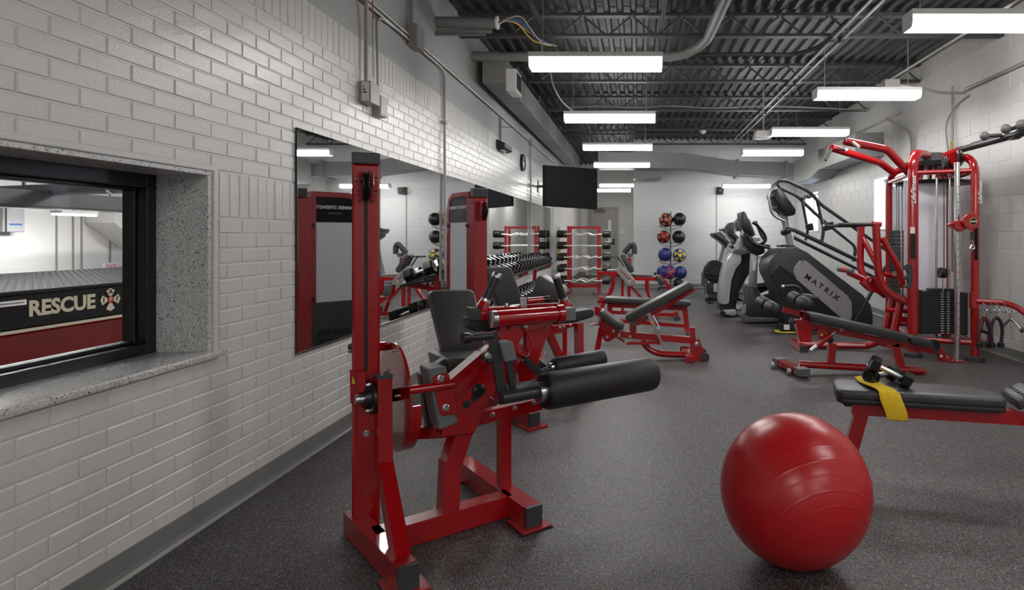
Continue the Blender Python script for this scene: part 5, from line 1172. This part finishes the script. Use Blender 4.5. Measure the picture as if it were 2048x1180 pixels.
for a, b in ((FLc, FRc), (FLc, BLc), (BLc, BRc), (FRc, BRc)):
    tube(mj, 'top_brace', [a + Z * zb, b + Z * zb], .028, 'red', 10); tube(mj, 'low_brace', [a + Z * .20, b + Z * .20], .030, 'red', 10)
lathe(mj, 'top_dome', HUB - Z * .12, HUB + Z * .06, [(0, .30), (.05, .33), (.12, .26), (.17, .10), (.18, .02)], 'cap', 28)
lathe(mj, 'pulley_plate', HUB - Z * .34, HUB - Z * .30, [(0, .42), (.03, .44), (.04, .42)], 'black', 28)
for a in range(6):
    d = Vector((math.cos(a * 1.047 + .3), math.sin(a * 1.047 + .3), 0)); q = HUB - Z * .17 + d * .22
    lathe(mj, 'pulley', q - d.cross(Z) * .014, q + d.cross(Z) * .014, [(0, .03), (0, .07), (.007, .072), (.014, .06), (.021, .072), (.028, .07), (.028, .03)], 'cap', 18)
    bar(mj, 'hub_bracket', HUB - Z * .32 + d * .2, HUB - Z * .08 + d * .16, .02, .06, 'red')
# chin-up arms
for pts in ([(1818, 346, 7.0), (1778, 303, 6.9), (1770, 298, 6.9), (1693, 283, 6.8)], [(1790, 348, 8.0), (1762, 326, 7.9), (1745, 321, 7.8), (1663, 296, 7.6)]):
    ptube(mj, 'chin_up_arm', pts, 7, .046, 'red', .1, 14)
ptube(mj, 'chin_up_grip', [(1664, 297, 7.6), (1692, 300, 7.5)], 7, .017, 'foam'); ptube(mj, 'chin_up_grip', [(1664, 297, 7.6), (1651, 321, 7.55)], 7, .017, 'foam'); ptube(mj, 'chin_up_grip', [(1702, 282, 6.8), (1718, 294, 6.7)], 7, .018, 'paper')
ptube(mj, 'chin_up_cap', [(1688, 282, 6.8), (1695, 285, 6.8)], 7, .040, 'darkred'); ptube(mj, 'grip_tip', [(1690, 300, 7.5), (1695, 300, 7.5)], 7, .020, 'paper')
# pull-up bar to the right
ptube(mj, 'pull_up_arm', [(1872, 342, 7.3), (1882, 314, 7.2), (1924, 298, 6.9)], 7, .036, 'red', .12, 12)
ptube(mj, 'pull_up_bar', [(1920, 300, 6.9), (2075, 258, 6.0)], 7, .036, 'satin', seg=14); ptube(mj, 'top_wire', [(1938, 296, 6.85), (1942, 286, 6.85), (2000, 270, 6.5)], 7, .004, 'satin', .05)
for (u, v, y, rr) in ((1969, 272, 6.4, .046), (2012, 258, 6.2, .050), (2043, 250, 6.1, .055)):
    mk('ball_grip', ball_bm(at(u, v, y), rr, 18, 12), 'midgrey', mj, True)
ptube(mj, 'grip_stem', [(1975, 272, 6.4), (2004, 270, 6.35)], 6.4, .020, 'satin'); ptube(mj, 'grip_stem', [(2016, 260, 6.2), (2040, 252, 6.1)], 6.4, .020, 'satin')
slab(mj, 'bar_clamp', [at(u, v, 6.2) for u, v in ((2022, 278), (2046, 255), (2060, 262), (2040, 278))], (0, .1, 0), 'satin', .006)
slab(mj, 'cable_bracket', [at(u, v, 6.85) for u, v in ((1899, 308), (1914, 304), (1913, 325), (1909, 339), (1906, 330), (1900, 320))], (0, .02, 0), 'red', .002)
lathe(mj, 'pulley', at(1889, 325, 6.95) - Vector((.02, 0, 0)), at(1889, 325, 6.95) + Vector((.02, -.01, 0)), [(0, .03), (0, .075), (.01, .08), (.02, .07), (.03, .08), (.04, .075), (.04, .03)], 'cap', 22)
lathe(mj, 'pulley', at(1918, 314, 6.8) - Vector((.02, 0, 0)), at(1918, 314, 6.8) + Vector((.02, -.01, 0)), [(0, .03), (0, .075), (.01, .08), (.02, .07), (.03, .08), (.04, .075), (.04, .03)], 'black', 22)
# guide rods and adjustable column
q = at(1914, 728, 6.62); tube(mj, 'pulley_column', [(q.x, 6.62, .0), (q.x, 6.62, zpx(325, 6.62))], .030, 'chrome', 14)
for i in range(20): lathe(mj, 'column_hole', (q.x - .005, 6.588, .3 + i * .085), (q.x - .005, 6.595, .3 + i * .085), [(0, .006), (.004, .006)], 'ink', 8)
bar(mj, 'column_foot_plate', (q.x - .12, 6.62, .01), (q.x + .06, 6.62, .01), .10, .012)
for u, y in ((1873, 7.0), (1899, 7.0)):
    c = at(u, 600, y); tube(mj, 'guide_rod', [(c.x, y, .2), (c.x, y, zb)], .014, 'chrome', 10)
for u, y in ((1792, 7.75), (1803, 7.55)):
    c = at(u, 500, y); tube(mj, 'guide_rod', [(c.x, y, .3), (c.x, y, zb)], .014, 'chrome', 10)
c = at(1797.5, 500, 7.65); tube(mj, 'stack_cable', [(c.x, 7.65, 1.3), (c.x, 7.65, zb)], .005, 'satin', 6)
c = at(1888, 500, 7.0)
bar(mj, 'centre_post', (at(1888, 500, 7.6).x, 7.6, .2), (at(1888, 500, 7.6).x, 7.6, zb), .10, .06, 'red', .006, (0, 1, 0)); tube(mj, 'stack_cable', [(c.x, 7.0, 1.0), (c.x, 7.0, zb)], .005, 'satin', 6)
lathe(mj, 'travelling_pulley', at(1879, 545, 6.95), at(1893, 547, 6.95), [(0, .03), (0, .06), (.01, .062), (.02, .05), (.03, .062), (.055, .06), (.075, .05)], 'black', 22); tube(mj, 'eye_bolt', [at(1886, 558, 6.95), at(1886, 582, 6.95)], .010, 'chrome', 8)
# weight stacks
s0, s1 = at(1843, 668, 6.98), at(1907, 582, 6.98)
ws = thing  # plates are parts of the tower
npl = 18
for i in range(npl):
    z0 = s0.z + (s1.z - s0.z) * i / npl; z1 = s0.z + (s1.z - s0.z) * (i + .9) / npl
    w = slab(mj, 'weight_plate', [(s0.x, 6.98, z0), (s1.x + .02, 6.98, z0), (s1.x + .02, 7.12, z0), (s0.x, 7.12, z0)], Z * (z1 - z0), 'satin', .002)
    zc = (z0 + z1) / 2
    for x, wd in ((at(1882, 0, 6.975).x, .034), (at(1894, 0, 6.975).x, .030)): box(w, 'weight_mark', (x, 6.975, zc - .005), (x + wd, 6.979, zc + .005), 'paper')
box(mj, 'top_plate', (at(1862, 0, 6.98).x, 6.97, s1.z), (s1.x + .02, 7.1, s1.z + .025), 'satin', .003)
pslab(mj, 'stack_shroud', [(1836, 580), (1843, 580), (1843, 669), (1836, 666)], 6.96, .3, 'black', .003); pslab(mj, 'stack_shroud', [(1916, 585), (1936, 586), (1936, 671), (1916, 670)], 6.9, .25, 'satin', .003)
t0, t1 = at(1779, 600, 7.75), at(1815, 460, 7.55)
for i in range(20):
    z0 = .42 + (t1.z - .42) * i / 20; z1 = .42 + (t1.z - .42) * (i + .9) / 20
    w = slab(mj, 'weight_plate', [(t0.x, 7.78, z0), (t1.x, 7.5, z0), (t1.x + .08, 7.6, z0), (t0.x + .08, 7.88, z0)], Z * (z1 - z0), 'satin', .002)
    if i > 8:
        m_ = Vector((t0.x, 7.78, (z0 + z1) / 2)).lerp(Vector((t1.x, 7.5, (z0 + z1) / 2)), .38); box(w, 'weight_mark', (m_.x - .008, m_.y - .006, m_.z - .004), (m_.x + .004, m_.y + .004, m_.z + .003), 'greyprint')
tube(mj, 'selector_cord', [at(1790, 463, 7.5), at(1785, 480, 7.5), at(1788, 488, 7.5)], .005, 'black', 6, .03); lathe(mj, 'selector_pin', at(1788, 486, 7.5), at(1788, 490, 7.4), [(0, .012), (.06, .016)], 'black', 10)
# pale shields behind
for a, b in (((FLc + Vector((.05, .35, 0))), (FRc + Vector((-.06, .5, 0)))), ((BLc + Vector((.03, -.05, 0))), (BRc + Vector((-.05, 0, 0))))):
    slab(mj, 'rear_shield', [a + Z * .35, b + Z * .35, b + Z * (zb - .05), a + Z * (zb - .05)], (0, .008, 0), 'shield', .001)
# badges and holders on the near column
nf = FLc + Vector((-.012, -.052, 0))
text(mj, 'badge', 'LifeFitness', (nf.x - .012, 6.83, zpx(380, 6.85)), face_rot((0, 0, 1), (-1, 0, 0)), .075, 'paper', .001, .35, .0015)
text(mj, 'badge', 'LifeFitness', (FRc.x + .035, FRc.y - .043, zpx(385, 6.62)), face_rot((0, 0, 1), (-1, 0, 0)), .06, 'paper', .001, .35, .001)
pslab(mj, 'instruction_plate', [(1821, 468), (1832, 468), (1832, 517), (1821, 517)], 6.83, .012, 'black', .002); pslab(mj, 'instruction_tag', [(1821, 454), (1830, 454), (1830, 467), (1821, 467)], 6.83, .008, 'paper')
pslab(mj, 'instruction_plate', [(1950, 455), (1956, 455), (1956, 520), (1950, 520)], 6.60, .01, 'navyblack', .002); 
hp = pslab(mj, 'bar_holder', [(1810, 531), (1816, 527), (1824, 530), (1826, 540), (1825, 572), (1820, 577), (1809, 576), (1809, 571), (1817, 569), (1816, 560), (1809, 558), (1809, 553), (1817, 551), (1815, 541), (1809, 539)], 6.78, .05, 'cap', .006)
# pulley carriage
pc_ = at(1941, 443, 6.5)
lathe(mj, 'carriage_disc', pc_ - Vector((.0, .02, 0)), pc_ + Vector((.0, .03, 0)), [(0, .06), (0, .084), (.006, .088), (.044, .088), (.05, .084), (.05, .05)], 'red', 28)
lathe(mj, 'carriage_badge', pc_ + Vector((.02, -.024, 0)), pc_ + Vector((.02, -.02, 0)), [(0, .036), (.003, .036)], 'ink', 24); lathe(mj, 'carriage_ring', pc_ + Vector((.02, -.022, 0)), pc_ + Vector((.02, -.019, 0)), [(0, .041), (.002, .041)], 'sticker', 24)
bar(mj, 'carriage_badge_bar', pc_ + Vector((-.01, -.026, 0)), pc_ + Vector((.05, -.026, 0)), .004, .012, 'paper', 0)
slab(mj, 'carriage_body', [at(u, v, 6.52) for u, v in ((1900, 447), (1908, 443), (1922, 440), (1930, 446), (1931, 460), (1922, 464), (1910, 458), (1900, 453))], (0, .07, 0), 'red', .008); bolt(mj, at(1909, 450, 6.51), (0, -1, 0), .014, 'darkred')
tube(mj, 'hook_cable', [at(1944, 464, 6.52), at(1944, 480, 6.52)], .018, 'satin', 8); tube(mj, 'snap_hook', [at(1944, 480, 6.5), at(1946, 490, 6.5), at(1950, 497, 6.5), at(1938, 499, 6.5), at(1943, 490, 6.5)], .009, 'chrome', 8, .03)
pslab(mj, 'cable_guide', [(1858, 684), (1880, 684), (1888, 705), (1903, 712), (1903, 728), (1880, 722), (1866, 700)], 6.66, .015, 'red', .003); lathe(mj, 'pulley', at(1868, 692, 6.6), at(1868, 692, 6.6) + Vector((0, .04, 0)), [(0, .07), (.02, .06), (.04, .07)], 'black', 20); bolt(mj, at(1895, 714, 6.655), (0, -1, 0), .012)
# accessory arm with hooks
ptube(mj, 'accessory_arm', [(1945, 602, 6.64), (2008, 606, 6.5), (2030, 612, 6.4), (2060, 632, 6.25)], 6.5, .032, 'red', .1, 12); pslab(mj, 'arm_plate', [(1943, 585), (1958, 585), (1958, 618), (1943, 618)], 6.6, .05, 'red', .004)
hooks = [(1966, 6.52), (1981, 6.5), (1992, 6.48), (2006, 6.46), (2017, 6.44), (2032, 6.4)]
for u, y in hooks:
    ptube(mj, 'hook', [(u, 607, y), (u + 7, 612, y), (u + 8, 622, y), (u + 2, 627, y - .03), (u - 3, 622, y - .05)], y, .006, 'chrome', .03, 8)
def rope(u, y, label, stripe):
    t = thing('triceps_rope', label, 'rope', at(u, 640, y), 'ropes on the accessory hooks')
    tube(t, 'clip', [at(u, 622, y), at(u + 2, 630, y), at(u + 1, 636, y)], .012, 'chrome', 8, .02)
    for s in (-1, 1):
        pts = [at(u + 1, 634, y), at(u + 1 + s * 8, 642, y), at(u + 1 + s * 12, 660, y), at(u + 1 + s * 9, 686, y)]
        tube(t, 'rope_strand', pts, .017, 'foam', 10, .12)
        fp = fillet(pts, .12); n = 22; bm = bmesh.new()     # twisted lay of the rope
        tot = [fp[0].lerp(fp[-1], 0)]
        seg = [(fp[i + 1] - fp[i]).length for i in range(len(fp) - 1)]; L = sum(seg)
        for k in range(0, n, 2 if not stripe else 2):
            d = k / n * L; i = 0
            while i < len(seg) - 1 and d > seg[i]: d -= seg[i]; i += 1
            c = fp[i].lerp(fp[i + 1], d / max(seg[i], 1e-6)); ax = (fp[i + 1] - fp[i]).normalized()
            add_bar(bm, c + Vector((-.018, -.014, -.008)), c + Vector((.018, -.014, .008)), .005, .007)
        mk('rope_twist', bm, 'scarlet' if stripe else 'satin', t)
        e = pts[-1]; lathe(t, 'rope_end', e + Z * .01, e - Z * .05, [(0, .02), (.01, .032), (.05, .034), (.06, .02)], 'black', 14)
rope(1967, 6.50, 'black and red triceps rope hanging nearest the red column', True)
rope(1992, 6.46, 'plain black triceps rope hanging second from the red column', False)
t = thing('stirrup_handle', 'single black strap handle hanging behind the striped rope', 'handle', at(1968, 640, 6.56))
tube(t, 'strap', [at(1962, 668, 6.56), at(1968, 634, 6.56), at(1979, 665, 6.56)], .008, 'black', 6, .02); tube(t, 'grip', [at(1958, 660, 6.56), at(1980, 668, 6.56)], .016, 'foam', 10)
t = thing('curl_bar_attachment', 'chrome angled cable bar hanging furthest right on the hooks', 'handle', at(2022, 640, 6.42))
tube(t, 'bar', [at(2007, 652, 6.5), at(2022, 636, 6.44), at(2043, 659, 6.3)], .014, 'steel', 10, .04); lathe(t, 'bar_end', at(2042, 658, 6.3), at(2047, 662, 6.28), [(0, .016), (.02, .03), (.03, .03)], 'satin', 12); tube(t, 'swivel', [at(2019, 622, 6.44), at(2022, 636, 6.44)], .010, 'chrome', 8)

# ================================================================ ROW STATION of the tower
rs = mj                                               # bolted to the tower
ptube(rs, 'press_arm', [(1722, 452, 7.5), (1720, 540, 7.5), (1738, 572, 7.4), (1800, 598, 7.2)], 7.4, .043, 'red', .25, 14); ptube(rs, 'press_arm', [(1752, 450, 7.0), (1757, 555, 7.0), (1775, 588, 6.98), (1820, 606, 6.95)], 7, .045, 'red', .25, 14)
ptube(rs, 'arm_brace', [(1724, 474, 7.5), (1762, 545, 7.3)], 7.4, .034, 'red'); ptube(rs, 'arm_brace', [(1764, 476, 7.0), (1800, 540, 6.98), (1806, 575, 6.98)], 7, .036, 'red', .15)
ptube(rs, 'top_grip', [(1648, 452, 7.6), (1730, 452, 7.5)], 7.5, .019, 'foam'); ptube(rs, 'top_grip', [(1676, 449, 7.1), (1752, 449, 7.0)], 7, .023, 'foam'); ptube(rs, 'top_grip_sleeve', [(1744, 448, 7.0), (1762, 449, 7.0)], 7, .030, 'red')
for u, v, y in ((1647, 452, 7.6), (1674, 448, 7.1)): mk('grip_tip', ball_bm(at(u, v, y), .022, 12, 8), 'silver', rs, True)
ptube(rs, 'side_grip', [(1676, 538, 7.3), (1706, 543, 7.15)], 7.2, .030, 'midgrey'); ptube(rs, 'grip_band', [(1686, 539, 7.25), (1695, 541, 7.2)], 7.2, .031, 'scarlet')
ptube(rs, 'grip_arm', [(1696, 545, 7.2), (1730, 560, 7.25), (1770, 592, 7.3)], 7.2, .034, 'red', .2)
pslab(rs, 'pivot_plate', [(1722, 566), (1738, 554), (1752, 555), (1790, 585), (1780, 592), (1740, 583)], 7.15, .1, 'red', .01); bolt(rs, at(1741, 561, 7.15), (0, -1, 0), .016)
for a, b, y in (((1786, 590), (1764, 655), 7.25), ((1804, 590), (1781, 655), 7.1)):
    q0, q1 = at(*a, y), at(*b, y); q1.z = .06; tube(rs, 'support_leg', [q0, q1], .045, 'red', 12)
ptube(rs, 'base_tube', [(1597, 690, 7.4), (1735, 692, 7.3), (1752, 686, 7.25), (1775, 668, 7.2)], 7.3, .040, 'red', .2, 12)
pslab(rs, 'foot_box', [(1594, 648), (1602, 640), (1624, 646), (1623, 692), (1600, 690)], 7.4, .12, 'red', .006)
q = at(1597, 690, 7.4); bar(rs, 'base_foot', (q.x, 7.2, .04), (q.x, 7.65, .04), .08, .07, 'red'); bar(rs, 'foot_cap', (q.x, 7.16, .04), (q.x, 7.2, .04), .085, .075, 'cap')
pbar(rs, 'tie_bar', (1790, 636), (1820, 640), 7.1, .06, .08); ptube(rs, 'seat_post', [(1772, 620), (1820, 622)], 7.15, .03, 'red')
ptube(rs, 'frame_tie', [(1766, 548), (1815, 556)], 7.3, .03, 'red'); ptube(rs, 'adjust_plunger', [(1789, 543, 7.2), (1789, 552, 7.2)], 7.2, .022, 'steel')

# ================================================================ FRONT BENCH, DUMBBELLS AND TOWEL
ft = thing('utility_bench', 'flat bench at the right edge with a yellow towel and dumbbells on it', 'bench', (1.6, 3.4, 0))
ZP = .50
def fp_(u, v, z): return at(u, v, FPX * (EYE - z) / (v - VC))
n0, n1 = fp_(1688, 781, ZP), fp_(2017, 799, ZP); ax_ = (n1 - n0).normalized(); ay_ = Vector((-ax_.y, ax_.x, 0))
wd = .29
o_ = n0; LN = (n1 - n0).length
def bp(s, t, z): return o_ + ax_ * s + ay_ * t + Z * (z - ZP)
def outline(z, g=0):
    return [bp(-.04 + g, .04, z), bp(-.01, 0 + g, z), bp(LN - .02, g, z), bp(LN - g, .02, z), bp(LN - g, wd * .55, z), bp(LN - .10, wd * .9, z), bp(LN - .26, wd - g, z), bp(-.01, wd - g, z), bp(-.04 + g, wd - .04, z)]
slab(ft, 'pad', outline(ZP - .052), Z * .052, 'pad', .016, 3); slab(ft, 'pad_base', outline(ZP - .078, .004), Z * .029, 'foam', .008, 2)
slab(ft, 'pad_end_guard', [bp(.0, .03, ZP - .10), bp(.05, .03, ZP - .10), bp(.05, wd - .03, ZP - .10), bp(.0, wd - .03, ZP - .10)], Z * .05, 'black', .01)
bar(ft, 'beam', bp(.05, wd / 2 - .04, ZP - .115), bp(LN + .55, wd / 2 - .04, ZP - .115), .08, .075)
l0, l1 = bp(.115, wd / 2 - .04, ZP - .10), bp(.02, wd / 2 - .04, .03)
bar(ft, 'leg', l0, l1, .075, .075, 'red', .006, tuple(ay_)); bar(ft, 'foot', l1 - ay_ * .22, l1 + ay_ * .22, .08, .06)
l2 = bp(LN + .45, wd / 2 - .04, ZP - .12); bar(ft, 'leg', l2, Vector((l2.x, l2.y, .04)), .075, .075, 'red', .006, tuple(ay_)); bar(ft, 'foot', Vector((l2.x, l2.y, .03)) - ay_ * .22, Vector((l2.x, l2.y, .03)) + ay_ * .22, .08, .06)
bt = slab(ft, 'back_pad', [bp(LN + .06, .03, ZP - .07), bp(LN + .06, wd, ZP - .07), bp(LN + .40, wd, ZP + .10), bp(LN + .40, .03, ZP + .10)], Z * .06, 'pad', .015, 2)
for i in range(5):
    for j in range(6):
        c = bp(LN + .10 + i * .06, .06 + j * .04, ZP + .012 + i * .03); lathe(bt, 'grip_nub', c - Z * .012, c + Z * .004, [(0, .013), (.012, .011), (.016, .006)], 'pad', 8)
lathe(ft, 'caster', bp(LN + .12, .02, ZP - .16), bp(LN + .12, .05, ZP - .16), [(0, .03), (.03, .03)], 'black', 14)
# two hex dumbbells
hm, em_ = dumbbell_parts(.043, .065, .20, .014)
def bell(c0, c1, label, roll, lift=0):
    c = (c0 + c1) / 2; d = (c1 - c0); L = d.length
    hm, em_ = dumbbell_parts(.050, .062, L, .016)
    t = put_dumbbell(hm, em_, L, c, (0, 0, 0), label, 'dumbbells on the utility bench', roll)
    x = d.normalized().cross(Z).normalized(); z = x.cross(d.normalized())
    t.matrix_world = Matrix.Translation(c) @ Matrix((x, d.normalized(), z)).transposed().to_4x4()
    return t
yA = n0.y
bA0, bA1 = fp_(1740, 748, ZP + .045), fp_(1790, 742, ZP + .045)
bell(fp_(1746, 752, ZP + .048), fp_(1781, 747, ZP + .048), 'lower black hex dumbbell lying on the yellow towel', .26)
bell(fp_(1754, 731, ZP + .118), fp_(1806, 757, ZP + .050), 'upper black hex dumbbell leaning across the other with a chrome grip', .5)
# towel: strip laid over the pad and hanging down the front
tw_ = bmesh.new(); rows = []
path = [(.34, .012, .0), (.26, .012, .01), (.18, .014, .03), (.10, .016, .06), (.03, .014, .10), (-.012, .004, .115), (-.03, -.03, .118), (-.036, -.07, .135), (-.034, -.115, .15), (-.03, -.15, .155)]
wds = [.07, .085, .09, .09, .10, .115, .12, .12, .115, .11]
for (t_, dz, s_), w_ in zip(path, wds):
    row = []
    for k in range(9):
        f = k / 8 - .5; row.append(tw_.verts.new(bp(.125 + s_ + f * w_ , t_ + f * .05 * (1 if t_ > 0 else .1), ZP + .004 + dz + .006 * math.sin(k * 2.1 + t_ * 20))))
    rows.append(row)
for a, b in zip(rows, rows[1:]):
    for k in range(8): tw_.faces.new((a[k], a[k + 1], b[k + 1], b[k]))
bmesh.ops.recalc_face_normals(tw_, faces=tw_.faces[:]); bmesh.ops.solidify(tw_, geom=tw_.faces[:], thickness=.007)
o = mk('towel', tw_, 'yellow', None, True); tag(o, 'folded yellow towel hanging over the front edge of the bench', 'towel')
mod = o.modifiers.new('soft', 'SUBSURF'); mod.levels = mod.render_levels = 1

# ================================================================ EXERCISE BALL
BCx, BCy, BR = .66, 2.56, .312
eb = thing('exercise_ball', 'big glossy red exercise ball on the floor in the foreground', 'ball', (BCx, BCy, 0))
axis = Vector((.22, -.87, -.437)).normalized()          # moulded ring axis
bm = bmesh.new(); N, K = 64, 96
xv, yv, _ = axes(axis); ringsv = []
grooves = [math.radians(a) for a in (25.5, 36, 46.5, 57, 67.5, 78)]
for i in range(K + 1):
    th = math.pi * i / K; r = BR
    for g in grooves: r += .0028 * math.exp(-((th - g) / .012) ** 2)
    ringsv.append((th, r))
ths = sorted(set([math.pi * i / K for i in range(1, K)] + [g + d for g in grooves for d in (-.02, -.01, 0, .01, .02)]))
vr = []
for th in ths:
    r = BR + sum(.0012 * math.exp(-((th - g) / .008) ** 2) for g in grooves)
    ring = []
    for k in range(N):
        ph = 2 * math.pi * k / N; d = axis * math.cos(th) + (xv * math.cos(ph) + yv * math.sin(ph)) * math.sin(th); c = d * r
        z = c.z * .985
        if z < -BR + .012: z = -BR + .006 + (z + BR - .012) * .2
        ring.append(bm.verts.new((BCx + c.x, BCy + c.y, BR - .006 + z)))
    vr.append(ring)
for a, b in zip(vr, vr[1:]):
    for k in range(N): bm.faces.new((a[k], a[(k + 1) % N], b[(k + 1) % N], b[k]))
bm.faces.new(vr[0][::-1]); bm.faces.new(vr[-1])
mk('ball_skin', bm, 'ball', eb, True)
q = Vector((BCx, BCy, BR)) - axis * (BR * .985); lathe(eb, 'valve_plug', q, q - axis * .008, [(0, .014), (.006, .012)], 'scarlet', 14)
